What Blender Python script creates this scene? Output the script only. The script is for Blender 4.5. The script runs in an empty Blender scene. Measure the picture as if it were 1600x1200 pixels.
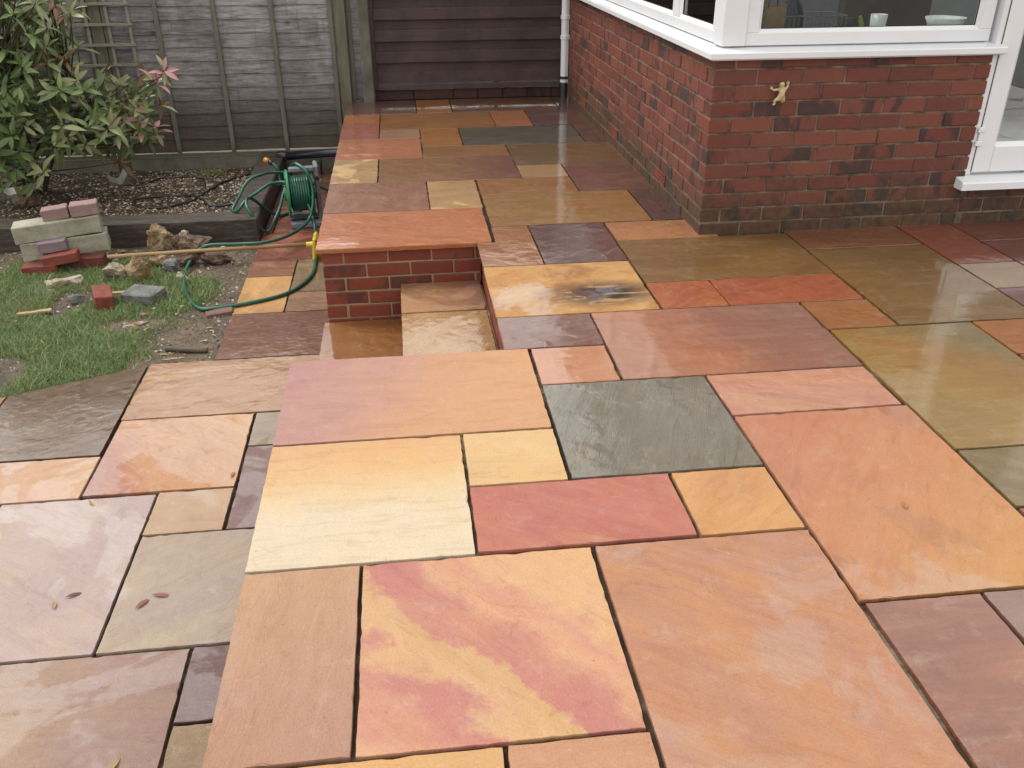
import bpy, bmesh, math, random
import numpy as np
from mathutils import Vector, Matrix, noise as mnoise

scene = bpy.context.scene
COL = scene.collection
R = math.radians

# ------------------------------------------------------------------ camera
cam_d = bpy.data.cameras.new("camera")
cam_d.sensor_width = 36.0
cam_d.lens = 1382.26 / 1600.0 * 36.0
cam_d.clip_start = 0.05
cam_d.clip_end = 1000.0
cam = bpy.data.objects.new("camera", cam_d)
COL.objects.link(cam)
cam.matrix_world = Matrix(((0.99254081, 0.06015889, -0.10603606, 0.0),
                           (-0.12187102, 0.46683327, -0.87590762, 0.0),
                           (-0.00319247, 0.88229678, 0.47068270, 1.5),
                           (0, 0, 0, 1)))
scene.camera = cam

# ------------------------------------------------------------------ sky, sun, exposure
SUN_EL, SUN_AZ = R(58), R(-60)       # behind thin cloud, high, from the garden side
world = bpy.data.worlds.new("World")
scene.world = world
world.use_nodes = True
wn, wl = world.node_tree.nodes, world.node_tree.links
wn.clear()
sky = wn.new("ShaderNodeTexSky"); sky.sky_type = 'NISHITA'; sky.sun_disc = False
sky.sun_elevation = SUN_EL; sky.sun_rotation = SUN_AZ
sky.air_density = 1.0; sky.dust_density = 4.0; sky.ozone_density = 1.0
hs = wn.new("ShaderNodeHueSaturation"); hs.inputs['Saturation'].default_value = 0.10
mixw = wn.new("ShaderNodeMix"); mixw.data_type = 'RGBA'
mixw.inputs[0].default_value = 0.65
mixw.inputs[7].default_value = (9.6, 9.4, 9.1, 1)      # even cloud cover
bg = wn.new("ShaderNodeBackground"); bg.inputs['Strength'].default_value = 0.10
wo = wn.new("ShaderNodeOutputWorld")
wl.new(sky.outputs[0], hs.inputs['Color']); wl.new(hs.outputs[0], mixw.inputs[6])
wl.new(mixw.outputs[2], bg.inputs['Color']); wl.new(bg.outputs[0], wo.inputs[0])

sun_d = bpy.data.lights.new("sun", 'SUN')
sun_d.energy = 0.9; sun_d.angle = R(25); sun_d.color = (1.0, 0.96, 0.90)
sun = bpy.data.objects.new("sun", sun_d); COL.objects.link(sun)
sd = Vector((math.sin(SUN_AZ) * math.cos(SUN_EL), math.cos(SUN_AZ) * math.cos(SUN_EL), math.sin(SUN_EL)))
sun.rotation_euler = sd.to_track_quat('Z', 'Y').to_euler()
sun.location = (0, 0, 20)

scene.view_settings.view_transform = 'Standard'
scene.view_settings.look = 'None'
scene.view_settings.gamma = 1.0
scene.view_settings.use_curve_mapping = False
scene.view_settings.exposure = 1.20
scene.render.resolution_x, scene.render.resolution_y = 1024, 768
scene.render.engine = 'CYCLES'
scene.cycles.max_bounces = 8
scene.cycles.transparent_max_bounces = 12

random.seed(7)

# ------------------------------------------------------------------ helpers
ALB = .48       # colours below are as seen in the picture; real surfaces reflect less
def lin(c):
    o = []
    for v in c[:3]:
        v /= 255.0
        o.append(ALB * (v / 12.92 if v <= 0.04045 else ((v + 0.055) / 1.055) ** 2.4))
    return (o[0], o[1], o[2], 1.0)

class NT:
    """small node-tree builder"""
    def __init__(self, name):
        self.m = bpy.data.materials.new(name); self.m.use_nodes = True
        self.t = self.m.node_tree; self.t.nodes.clear()
        self.out = self.t.nodes.new("ShaderNodeOutputMaterial")
    def n(self, kind, **kw):
        nd = self.t.nodes.new("ShaderNode" + kind)
        for k, v in kw.items(): setattr(nd, k, v)
        return nd
    def set(self, sock, v):
        if hasattr(v, 'is_linked') or hasattr(v, 'links'): self.t.links.new(v, sock)
        elif v is not None: sock.default_value = v
    def obj(self): return self.n("TexCoord").outputs['Object']
    def pos(self): return self.n("NewGeometry").outputs['Position']
    def rnd(self): return self.n("ObjectInfo").outputs['Random']
    def mapping(self, vec, loc=(0, 0, 0), rot=(0, 0, 0), scale=(1, 1, 1)):
        m = self.n("Mapping"); self.set(m.inputs[0], vec)
        self.set(m.inputs[1], loc); m.inputs[2].default_value = rot; m.inputs[3].default_value = scale
        return m.outputs[0]
    def noise(self, vec, scale=5, detail=4, rough=.55, dist=0, dims='3D', w=None):
        m = self.n("TexNoise", noise_dimensions=dims)
        self.set(m.inputs['Vector'], vec); m.inputs['Scale'].default_value = scale
        m.inputs['Detail'].default_value = detail; m.inputs['Roughness'].default_value = rough
        m.inputs['Distortion'].default_value = dist
        if w is not None: self.set(m.inputs['W'], w)
        return m.outputs[0]
    def math(self, op, a, b=None, c=None, clamp=False):
        m = self.n("Math", operation=op, use_clamp=clamp)
        self.set(m.inputs[0], a)
        if b is not None: self.set(m.inputs[1], b)
        if c is not None: self.set(m.inputs[2], c)
        return m.outputs[0]
    def rng(self, v, a, b, c=0, d=1, smooth=False):
        m = self.n("MapRange"); m.interpolation_type = 'SMOOTHSTEP' if smooth else 'LINEAR'
        self.set(m.inputs[0], v)
        for i, x in enumerate((a, b, c, d)): self.set(m.inputs[1 + i], x)
        return m.outputs[0]
    def ramp(self, v, stops, interp='LINEAR'):
        m = self.n("ValToRGB"); self.set(m.inputs[0], v); cr = m.color_ramp; cr.interpolation = interp
        while len(cr.elements) > 1: cr.elements.remove(cr.elements[-1])
        cr.elements[0].position = stops[0][0]; cr.elements[0].color = stops[0][1]
        for p, c in stops[1:]:
            e = cr.elements.new(p); e.color = c
        return m.outputs[0]
    def mix(self, f, a, b, blend='MIX'):
        m = self.n("Mix", data_type='RGBA', blend_type=blend)
        self.set(m.inputs[0], f); self.set(m.inputs[6], a); self.set(m.inputs[7], b)
        return m.outputs[2]
    def xyz(self, v):
        m = self.n("SeparateXYZ"); self.set(m.inputs[0], v); return m.outputs
    def comb(self, x, y, z):
        m = self.n("CombineXYZ"); self.set(m.inputs[0], x); self.set(m.inputs[1], y); self.set(m.inputs[2], z)
        return m.outputs[0]
    def bump(self, h, strength=.5, dist=.01, normal=None):
        m = self.n("Bump"); self.set(m.inputs['Height'], h)
        self.set(m.inputs['Strength'], strength); m.inputs['Distance'].default_value = dist
        if normal is not None: self.set(m.inputs['Normal'], normal)
        return m.outputs[0]
    def bsdf(self, color, rough=.6, normal=None, spec=.4, coat=None, coat_rough=.05, coat_normal=None, metallic=0, sub=None):
        p = self.n("BsdfPrincipled")
        self.set(p.inputs['Base Color'], color); self.set(p.inputs['Roughness'], rough)
        self.set(p.inputs['Specular IOR Level'], spec); self.set(p.inputs['Metallic'], metallic)
        if normal is not None: self.set(p.inputs['Normal'], normal)
        if coat is not None:
            self.set(p.inputs['Coat Weight'], coat); self.set(p.inputs['Coat Roughness'], coat_rough)
            p.inputs['Coat IOR'].default_value = 1.50
            if coat_normal is not None: self.set(p.inputs['Coat Normal'], coat_normal)
        self.t.links.new(p.outputs[0], self.out.inputs[0])
        return p

def link(o, parent=None):
    COL.objects.link(o)
    if parent is not None: o.parent = parent
    return o

def mesh_from(name, verts, faces, mat=None, smooth=False):
    me = bpy.data.meshes.new(name); me.from_pydata(verts, [], faces); me.update()
    if mat is not None: me.materials.append(mat)
    if smooth: me.polygons.foreach_set('use_smooth', [True] * len(me.polygons))
    return me

def mobj(name, me, parent=None, loc=(0, 0, 0), rot=(0, 0, 0), scale=(1, 1, 1)):
    o = bpy.data.objects.new(name, me); link(o, parent)
    o.location = loc; o.rotation_euler = rot; o.scale = scale
    return o

def bm_obj(name, bm, mat, parent=None, loc=(0, 0, 0), rot=(0, 0, 0), smooth=False):
    me = bpy.data.meshes.new(name); bm.to_mesh(me); bm.free()
    if mat is not None: me.materials.append(mat)
    if smooth: me.polygons.foreach_set('use_smooth', [True] * len(me.polygons))
    return mobj(name, me, parent, loc, rot)

def tag(o, label, cat, group=None, kind=None):
    if label: o['label'] = label
    if cat: o['category'] = cat
    if group: o['group'] = group
    if kind: o['kind'] = kind
    return o

def thing(name, label, cat, loc=(0, 0, 0), rot=(0, 0, 0), group=None):
    o = bpy.data.objects.new(name, None); link(o); o.location = loc; o.rotation_euler = rot
    o.empty_display_size = .1
    return tag(o, label, cat, group)

def add_box(bm, x0, x1, y0, y1, z0, z1, bev=0, M=None):
    r = bmesh.ops.create_cube(bm, size=1.0)
    vs = r['verts']
    for v in vs:
        v.co = Vector(((x0 + x1) / 2 + v.co.x * (x1 - x0), (y0 + y1) / 2 + v.co.y * (y1 - y0), (z0 + z1) / 2 + v.co.z * (z1 - z0)))
    if bev:
        es = list({e for v in vs for e in v.link_edges})
        rb = bmesh.ops.bevel(bm, geom=es, offset=bev, segments=1, affect='EDGES')
        vs = list({v for f in rb['faces'] for v in f.verts} | {v for v in vs if v.is_valid})
    if M is not None:
        for v in vs: v.co = M @ v.co
    return vs

def box(name, b, mat, parent=None, bev=0.0, loc=(0, 0, 0), rot=(0, 0, 0)):
    bm = bmesh.new(); add_box(bm, *b, bev=bev)
    return bm_obj(name, bm, mat, parent, loc, rot)

def catmull(pts, n=6):
    P = [Vector(p) for p in pts]; out = []
    for i in range(len(P) - 1):
        p0 = P[max(i - 1, 0)]; p1 = P[i]; p2 = P[i + 1]; p3 = P[min(i + 2, len(P) - 1)]
        for k in range(n):
            t = k / n
            out.append(.5 * ((2 * p1) + (-p0 + p2) * t + (2 * p0 - 5 * p1 + 4 * p2 - p3) * t * t + (-p0 + 3 * p1 - 3 * p2 + p3) * t ** 3))
    out.append(P[-1]); return out

def add_tube(bm, pts, rad, seg=8, cap=True):
    P = [Vector(p) for p in pts]
    rads = rad if isinstance(rad, (list, tuple)) else [rad] * len(P)
    rings = []; up = Vector((0, 0, 1)); prev = None
    for i, p in enumerate(P):
        t = (P[min(i + 1, len(P) - 1)] - P[max(i - 1, 0)])
        if t.length < 1e-9: t = Vector((0, 0, 1))
        t.normalize()
        if prev is None:
            a = t.orthogonal().normalized()
        else:
            a = (prev - t * prev.dot(t))
            a = a.normalized() if a.length > 1e-6 else t.orthogonal().normalized()
        prev = a; b = t.cross(a)
        rings.append([bm.verts.new(p + (a * math.cos(2 * math.pi * k / seg) + b * math.sin(2 * math.pi * k / seg)) * rads[i]) for k in range(seg)])
    for i in range(len(rings) - 1):
        for k in range(seg):
            bm.faces.new((rings[i][k], rings[i][(k + 1) % seg], rings[i + 1][(k + 1) % seg], rings[i + 1][k]))
    if cap:
        bm.faces.new(rings[0][::-1]); bm.faces.new(rings[-1])

def tube(name, pts, rad, mat, parent=None, seg=8, smooth=True):
    bm = bmesh.new(); add_tube(bm, pts, rad, seg)
    return bm_obj(name, bm, mat, parent, smooth=smooth)

def add_lathe(bm, prof, seg=24, M=None):
    rings = []
    for r, z in prof:
        rings.append([bm.verts.new((r * math.cos(2 * math.pi * k / seg), r * math.sin(2 * math.pi * k / seg), z)) for k in range(seg)])
    for i in range(len(rings) - 1):
        for k in range(seg):
            bm.faces.new((rings[i][k], rings[i][(k + 1) % seg], rings[i + 1][(k + 1) % seg], rings[i + 1][k]))
    bm.faces.new(rings[0][::-1]); bm.faces.new(rings[-1])
    if M is not None:
        for rg in rings:
            for v in rg: v.co = M @ v.co

# ------------------------------------------------------------------ general materials
def mat_simple(name, col, rough=.5, spec=.4, nscale=20, var=.12, bump=.0, coat=None):
    t = NT(name); v = t.obj()
    n = t.noise(v, nscale, 4)
    c = t.mix(t.rng(n, .3, .7), tuple(x * (1 - var) for x in col[:3]) + (1,), tuple(min(1, x * (1 + var)) for x in col[:3]) + (1,))
    t.bsdf(c, rough, t.bump(n, bump, .004) if bump else None, spec, coat)
    return t.m

def mat_brick(name, reds, dark, burnt=.5, moss=0.0, wet=.0):
    t = NT(name); v = t.obj(); rd = t.rnd()
    off = t.math('MULTIPLY', rd, 91.7)
    vv = t.n("VectorMath", operation='ADD'); t.set(vv.inputs[0], v); t.set(vv.inputs[1], t.comb(off, t.math('MULTIPLY', rd, 37.1), 0))
    vv = vv.outputs[0]
    base = t.ramp(t.math('FRACT', t.math('MULTIPLY', rd, 7.31)), [(i / (len(reds) - 1), lin(c)) for i, c in enumerate(reds)])
    n1 = t.noise(t.mapping(vv, scale=(1, 1, .55)), 7, 5, .6, .6)
    lo = t.rng(t.math('FRACT', t.math('MULTIPLY', rd, 3.77)), 0, 1, .40, .78)      # some bricks burnt, others not
    f = t.math('MULTIPLY', t.rng(n1, lo, t.math('ADD', lo, .10), 0, 1, True), burnt)
    c = t.mix(f, base, lin(dark))
    n2 = t.noise(vv, 60, 5, .7)
    c = t.mix(t.rng(n2, .3, .75, .0, .55), c, t.mix(.5, c, (0.9, .75, .65, 1), 'MULTIPLY'))
    n4 = t.noise(vv, 22, 4, .65)
    c = t.mix(t.rng(n4, .62, .80, 0, .22), c, lin((160, 120, 100)))                # lime bloom
    if moss:
        p = t.pos(); z = t.xyz(p)[2]
        nm = t.noise(p, 6, 5, .65, .4)
        e = t.math('ADD', z, t.math('MULTIPLY', nm, -.60))
        fm = t.math('MULTIPLY', t.rng(e, -.22, .02, 1, 0, True), moss)
        c = t.mix(fm, c, t.ramp(t.noise(p, 30, 4), [(.35, lin((50, 42, 34))), (.65, lin((90, 84, 52)))]))
    b = t.bump(t.math('ADD', n2, t.math('MULTIPLY', n4, 1.2)), .55, .004)
    t.bsdf(c, t.rng(n4, .3, .7, .55, .85), b, .35)
    return t.m

M_HBRICK = mat_brick("house_brick", [(148, 81, 63), (135, 74, 60), (157, 92, 72), (126, 75, 63), (144, 79, 61)], (76, 62, 61), .85, moss=.65)
M_GBRICK = mat_brick("garden_brick", [(150, 70, 52), (158, 78, 56), (140, 64, 50), (162, 84, 62)], (84, 56, 54), .65)
M_PBRICK = mat_brick("plinth_brick", [(96, 62, 52), (84, 54, 48), (104, 66, 54)], (54, 40, 38), .7)

def mat_mortar(name, c1, c2):
    t = NT(name); p = t.pos()
    n = t.noise(p, 9, 5, .65); n2 = t.noise(p, 120, 3)
    t.bsdf(t.mix(t.rng(n, .35, .65), lin(c1), lin(c2)), .9, t.bump(n2, .5, .003), .2)
    return t.m
M_HMORT = mat_mortar("house_mortar", (170, 150, 128), (98, 80, 70))
M_GMORT = mat_mortar("garden_mortar", (206, 178, 142), (176, 148, 116))

def mat_joint(name):
    t = NT(name); p = t.pos()
    n = t.noise(p, 3.2, 4, .6); n2 = t.noise(p, 90, 4)
    c = t.ramp(n, [(.38, lin((58, 44, 34))), (.52, lin((92, 74, 58))), (.62, lin((172, 158, 138)))])
    t.bsdf(t.mix(t.rng(n2, .3, .7, .0, .5), c, lin((40, 30, 24))), .9, t.bump(n2, .8, .006), .2)
    return t.m
M_JOINT = mat_joint("paving_joint")

def mat_upvc():
    t = NT("white_upvc"); p = t.pos()
    n = t.noise(p, 3, 5, .6); n2 = t.noise(p, 50, 3)
    c = t.mix(t.rng(n, .5, .75, 0, .35), (.62, .63, .645, 1), (.54, .54, .535, 1))
    t.bsdf(c, .22, t.bump(n2, .04, .002), .5)
    return t.m
M_UPVC = mat_upvc()
M_BLACK = mat_simple("black_plastic", (.012, .012, .013), .35, .5)
M_DARKGAP = mat_simple("rubber_and_gap_shade", (.02, .02, .022), .7, .3)  # rubber parts, and the painted shade of the door gap and vent slots

def mat_glass():
    t = NT("window_glass")
    tr = t.n("BsdfTransparent"); tr.inputs[0].default_value = (.90, .93, .93, 1)
    gl = t.n("BsdfGlossy"); gl.inputs['Roughness'].default_value = .01
    nb = t.bump(t.noise(t.pos(), 1.7, 2), .05, .01); t.set(gl.inputs['Normal'], nb)
    fr = t.n("Fresnel"); fr.inputs[0].default_value = 1.52
    mx = t.n("MixShader"); t.set(mx.inputs[0], t.math('MULTIPLY', fr.outputs[0], 1.6, clamp=True)); t.set(mx.inputs[1], tr.outputs[0]); t.set(mx.inputs[2], gl.outputs[0])
    t.t.links.new(mx.outputs[0], t.out.inputs[0])
    return t.m
M_GLASS = mat_glass()

# ------------------------------------------------------------------ ground and lawn
def mat_soil(name, wetdark=1.0):
    t = NT(name); p = t.pos()
    n = t.noise(p, 4, 6, .65, .3); n2 = t.noise(p, 70, 4, .7); n3 = t.noise(p, 18, 4)
    c = t.ramp(n, [(.32, lin((70, 58, 48))), (.5, lin((104, 90, 76))), (.68, lin((132, 116, 98)))])
    c = t.mix(t.rng(n2, .55, .75, 0, .6), c, lin((150, 138, 122)))
    c = t.mix(t.rng(n3, .3, .5, .5, 0), c, lin((58, 48, 40)))
    t.bsdf(c, t.rng(n, .35, .65, .45, .85), t.bump(t.math('ADD', n2, t.math('MULTIPLY', n3, 2)), .9, .012), .3)
    return t.m
M_SOIL = mat_soil("garden_soil")

def mat_lawnbase():
    t = NT("lawn_soil"); p = t.pos()
    n = t.noise(p, 3, 6, .65); n2 = t.noise(p, 60, 4, .7)
    c = t.mix(t.rng(n, .35, .65), lin((74, 84, 46)), lin((120, 104, 66)))
    c = t.mix(t.rng(n2, .4, .7, 0, .6), c, lin((70, 60, 40)))
    t.bsdf(c, .9, t.bump(n2, .9, .01), .2)
    return t.m
M_LAWN = mat_lawnbase()

ground = mobj("ground", mesh_from("ground", [(-150, -150, -.80), (150, -150, -.80), (150, 150, -.80), (-150, 150, -.80)], [(0, 1, 2, 3)], M_SOIL))
ground['kind'] = 'structure'

def soil_amount(x, y):
    """1 = bare soil, 0 = grass"""
    nz = mnoise.noise(Vector((x * 2.1, y * 2.1, 3.3))) * .34 + mnoise.noise(Vector((x * 6, y * 6, 1.3))) * .22 + mnoise.noise(Vector((x * 15, y * 15, 4.3))) * .12
    edge = -1.50 - .10 * (y - 4.4)
    a = (x - edge) / .22 + nz * 2.2
    if y > 5.2: a = max(a, (x + 1.52) / .2 + nz * 2.2)
    b = (y - 6.02) / .15 + nz * 2
    # grass tuft by the hose loop
    tuft = 1.25 - math.hypot((x + 1.42) / .28, (y - 5.42) / .30)
    v = max(a, b) - max(0, tuft) * 3
    v = max(v, (mnoise.noise(Vector((x * 3.1, y * 3.4, 8.8))) - .28) * 3.2)
    worn = 1 - math.hypot((x + 1.62) / .30, (y - 4.95) / .13)      # worn straw-coloured patch
    v = max(v, worn * 1.6 + nz)
    return min(1, max(0, v))

def sheet(name, x0, x1, y0, y1, nx, ny, zf, mat):
    vs = []; fs = []
    for j in range(ny + 1):
        for i in range(nx + 1):
            x = x0 + (x1 - x0) * i / nx; y = y0 + (y1 - y0) * j / ny
            vs.append((x, y, zf(x, y)))
    for j in range(ny):
        for i in range(nx):
            a = j * (nx + 1) + i; fs.append((a, a + 1, a + nx + 2, a + nx + 1))
    return mobj(name, mesh_from(name, vs, fs, mat, True))

def lawn_z(x, y):
    return -.618 + .012 * mnoise.noise(Vector((x * 3, y * 3, .5))) + .006 * mnoise.noise(Vector((x * 14, y * 14, 2.5)))

def mat_ground_mix():
    t = NT("lawn_ground"); p = t.pos()
    at = t.n("Attribute"); at.attribute_name = 'soil'
    n = t.noise(p, 4, 6, .65, .3); n2 = t.noise(p, 70, 4, .7); n3 = t.noise(p, 18, 4)
    c = t.ramp(n, [(.32, lin((84, 70, 56))), (.5, lin((116, 98, 78))), (.68, lin((146, 126, 102)))])
    c = t.mix(t.rng(n2, .55, .75, 0, .6), c, lin((150, 140, 126)))
    c = t.mix(t.rng(n3, .3, .5, .55, 0), c, lin((52, 43, 36)))
    g = t.mix(t.rng(n, .35, .65), lin((66, 76, 42)), lin((112, 100, 62)))
    f = t.rng(t.math('ADD', at.outputs['Fac'], t.math('MULTIPLY', t.math('SUBTRACT', n3, .5), .8)), .3, .6)
    t.bsdf(t.mix(f, g, c), t.rng(n, .35, .65, .40, .8), t.bump(t.math('ADD', n2, t.math('MULTIPLY', n3, 2)), .9, .012), .35)
    return t.m
lawn = sheet("lawn", -5.0, -1.00, 3.6, 6.5, 110, 84, lawn_z, mat_ground_mix())
ca = lawn.data.attributes.new('soil', 'FLOAT', 'POINT')
ca.data.foreach_set('value', [soil_amount(v.co.x, v.co.y) for v in lawn.data.vertices])
lawn['kind'] = 'structure'

# ------------------------------------------------------------------ paving slabs
def slin(c, g=1.04, k=.12):
    """stone colours leaning to iron ochre unless the stone is mauve or grey"""
    r = lin(c); q = min(1, max(0, (c[2] / max(1, c[0]) - .60) / .28))
    wb = .90 + .10 * q; wg = .99 + .01 * q
    r = (r[0] * g, r[1] * g * wg, r[2] * g * wb); l = .3 * r[0] + .55 * r[1] + .15 * r[2]
    r = [x * (1 - k) + l * k for x in r]; m = max(1.0, max(r) / .42)
    return (r[0] / m, r[1] / m, r[2] / m, 1.0)

def npre(t, o, s): return t.noise(t.mapping(o, (s, 6, s)), 3.0, 3)

def slab_mat(idx, cols, wet=.8, ang=0.0, riven=.5, stretch=3.0, grad=None, vein=0.0, smudge=None, nscale=1.6, mott=.35):
    t = NT("sandstone"); o = t.obj(); s = idx * 3.17 + .7
    ro = t.mapping(o, (0, 0, 0), (0, 0, -ang))                     # turn the grain, then stretch along it
    vec = t.mapping(ro, (s, s * 1.7, s * .3), (0, 0, 0), (.75, .75 * stretch, 1))
    n1 = t.noise(vec, nscale, 6, .62, 1.1)
    ks = .02 if wet >= .85 else .12                              # soaked stone shows deeper colour
    C = [slin(c, k=ks) for c in cols]
    if grad:
        ga, g0, g1, stops, amp = grad
        x, y, z = t.xyz(o)
        d = t.math('ADD', t.math('MULTIPLY', x, math.cos(ga)), t.math('MULTIPLY', y, math.sin(ga)))
        ni = t.noise(t.mapping(o, (s, s, 1)), 3.2, 5, .6, .8)
        d = t.math('ADD', d, t.math('MULTIPLY', t.math('SUBTRACT', t.math('ADD', t.math('MULTIPLY', n1, .5), t.math('MULTIPLY', ni, .5)), .5), amp))
        nb = t.noise(t.mapping(o, (s, 2, s)), 9, 5, .65)
        d = t.math('ADD', d, t.math('MULTIPLY', t.math('SUBTRACT', nb, .5), amp * .35))
        col = t.ramp(t.rng(d, g0, g1), [(p_, slin(c_, k=ks)) for p_, c_ in stops])
    else:
        k = len(C)
        col = t.ramp(n1, [(.30 + .40 * i / max(1, k - 1), c) for i, c in enumerate(C)])
    # clouding, bedding streaks and grain of the stone
    nm = t.noise(t.mapping(ro, (s * 2, s, 1), (0, 0, 0), (1, 1.5, 1)), 5.5, 7, .70, .6)
    col = t.mix(t.rng(nm, .40, .70, 0, mott), col, C[-1])
    nc = t.noise(t.mapping(o, (s, 4, s)), 2.4, 7, .66, .5)
    col = t.mix(t.rng(nc, .42, .64, 0, .65), col, t.mix(1.0, col, (1.02, .95, .80, 1), 'MULTIPLY'))
    col = t.mix(t.rng(nc, .50, .34, 0, .45), col, t.mix(1.0, col, (.88, .80, .80, 1), 'MULTIPLY'))
    nr = t.noise(t.mapping(ro, (s, s * 3, 4), (0, 0, 0), (.8, 4.5, 1)), 4.2, 7, .68, .9)
    ridge = t.math('SUBTRACT', 1.0, t.math('ABSOLUTE', t.math('SUBTRACT', t.math('MULTIPLY', nr, 2), 1)))
    ka = .55 if wet > .5 else .42
    col = t.mix(t.rng(nr, .52, .70, 0, ka), col, t.mix(1.0, col, (.74, .62, .52, 1), 'MULTIPLY'))
    col = t.mix(t.rng(nr, .46, .30, 0, ka * .7), col, t.mix(.35, col, (.42, .36, .28, 1)))
    nf = t.noise(o, 170, 4, .75)
    col = t.mix(t.rng(nf, .34, .66, .0, .58), col, t.mix(1.0, col, (.72, .68, .64, 1), 'MULTIPLY'))
    ns_ = t.noise(t.mapping(o, (s, 1, 6)), 75, 2, .5)
    col = t.mix(t.rng(ns_, .70, .76, 0, .55), col, t.mix(1.0, col, (.50, .42, .38, 1), 'MULTIPLY'))
    # thin iron-stained lines along the bedding
    nl = t.noise(t.mapping(ro, (s * 1.3, s, 2), (0, 0, 0), (.7, 2.4, 1)), 2.1, 4, .5, .6)
    ln = t.math('MULTIPLY', t.rng(t.math('ABSOLUTE', t.math('SUBTRACT', t.math('FRACT', t.math('MULTIPLY', nl, 7)), .5)), .0, .06, 1, 0), t.rng(npre(t, o, s), .48, .60))
    col = t.mix(t.math('MULTIPLY', ln, .22), col, t.mix(1.0, col, (.50, .36, .28, 1), 'MULTIPLY'))
    npit = t.noise(t.mapping(o, (s, 8, s)), 26, 5, .7, .3)
    col = t.mix(t.rng(npit, .60, .74, 0, .45), col, t.mix(1.0, col, (.70, .62, .56, 1), 'MULTIPLY'))
    nlp = t.noise(t.mapping(o, (s, 3, 2 * s)), 14, 6, .72, .4)
    col = t.mix(t.rng(nlp, .56, .74, 0, .32), col, t.mix(.5, col, (.43, .38, .31, 1)))
    if smudge:
        sx, sy, sr = smudge
        x, y, z = t.xyz(o)
        dx = t.math('SUBTRACT', x, sx); dy = t.math('SUBTRACT', y, sy)
        rr = t.math('SQRT', t.math('ADD', t.math('MULTIPLY', dx, dx), t.math('MULTIPLY', t.math('MULTIPLY', dy, dy), 3.2)))
        ns = t.noise(t.mapping(o, (3, 1, 2), (0, 0, R(40)), (1, 3.5, 1)), 7, 6, .75, .8)
        f = t.math('MULTIPLY', t.rng(rr, sr, sr * .35), t.rng(ns, .40, .48))
        col = t.mix(f, col, lin((26, 25, 24)))
        nb2 = t.noise(t.mapping(o, (7, 4, 2)), 4, 6, .7, .6)
        col = t.mix(t.rng(nb2, .52, .68, 0, .8), col, lin((150, 84, 36)))
    # riven surface: thin layers broken off in steps
    rv = t.mapping(ro, (s * .6, s, 9), (0, 0, 0), (1.0, 2.0, 1))
    n3 = t.math('MULTIPLY', t.noise(rv, 2.6, 5, .58, .5), 9.0)
    fr = t.math('FRACT', n3)
    terr = t.math('ADD', t.math('FLOOR', n3), t.rng(fr, 0.0, .16, 0, 1, True))
    und = t.noise(t.mapping(o, (s, 5, s)), 3.2, 3, .5)
    brk = t.rng(t.noise(t.mapping(o, (4, s, s)), 4, 3), .45, .6)
    h = t.math('ADD', t.math('MULTIPLY', t.math('MULTIPLY', terr, brk), .24), t.math('ADD', t.math('MULTIPLY', und, 1.4), t.math('ADD', t.math('MULTIPLY', nf, .50), t.math('ADD', t.math('MULTIPLY', npit, .5), t.math('MULTIPLY', ridge, .65 * riven + .22)))))
    bmp = t.bump(h, min(1, .3 + riven * .7), .0065)
    if vein:  # light cracks and white highlights of riven edges, painted into the colour
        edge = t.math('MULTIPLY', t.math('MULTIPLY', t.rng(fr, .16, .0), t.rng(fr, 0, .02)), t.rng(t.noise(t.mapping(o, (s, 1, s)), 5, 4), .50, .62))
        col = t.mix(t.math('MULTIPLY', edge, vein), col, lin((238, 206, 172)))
    # film of rain water
    nw = t.noise(t.mapping(o, (s, s, 3)), 2.3, 5, .6, .7)
    th = .80 - .62 * wet
    wm = t.rng(nw, th, th + .05, 0, 1, True)
    wm = t.math('MULTIPLY', wm, t.rng(nm, .25, .40, .75, 1))
    colw = t.mix(wm, col, t.mix(1.0, col, (.93, .92, .90, 1), 'MULTIPLY'))
    hw = t.math('ADD', t.math('MULTIPLY', t.math('MULTIPLY', terr, brk), .13), t.math('ADD', t.math('MULTIPLY', und, .8), t.math('MULTIPLY', ridge, .26)))
    cb = t.bump(hw, min(1, .05 + .62 * riven * riven), .0040)
    t.bsdf(colw, t.rng(wm, 0, 1, .66, .38), bmp, .40, wm, t.rng(nw, .3, .7, .06, .02), cb)
    return t.m

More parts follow.
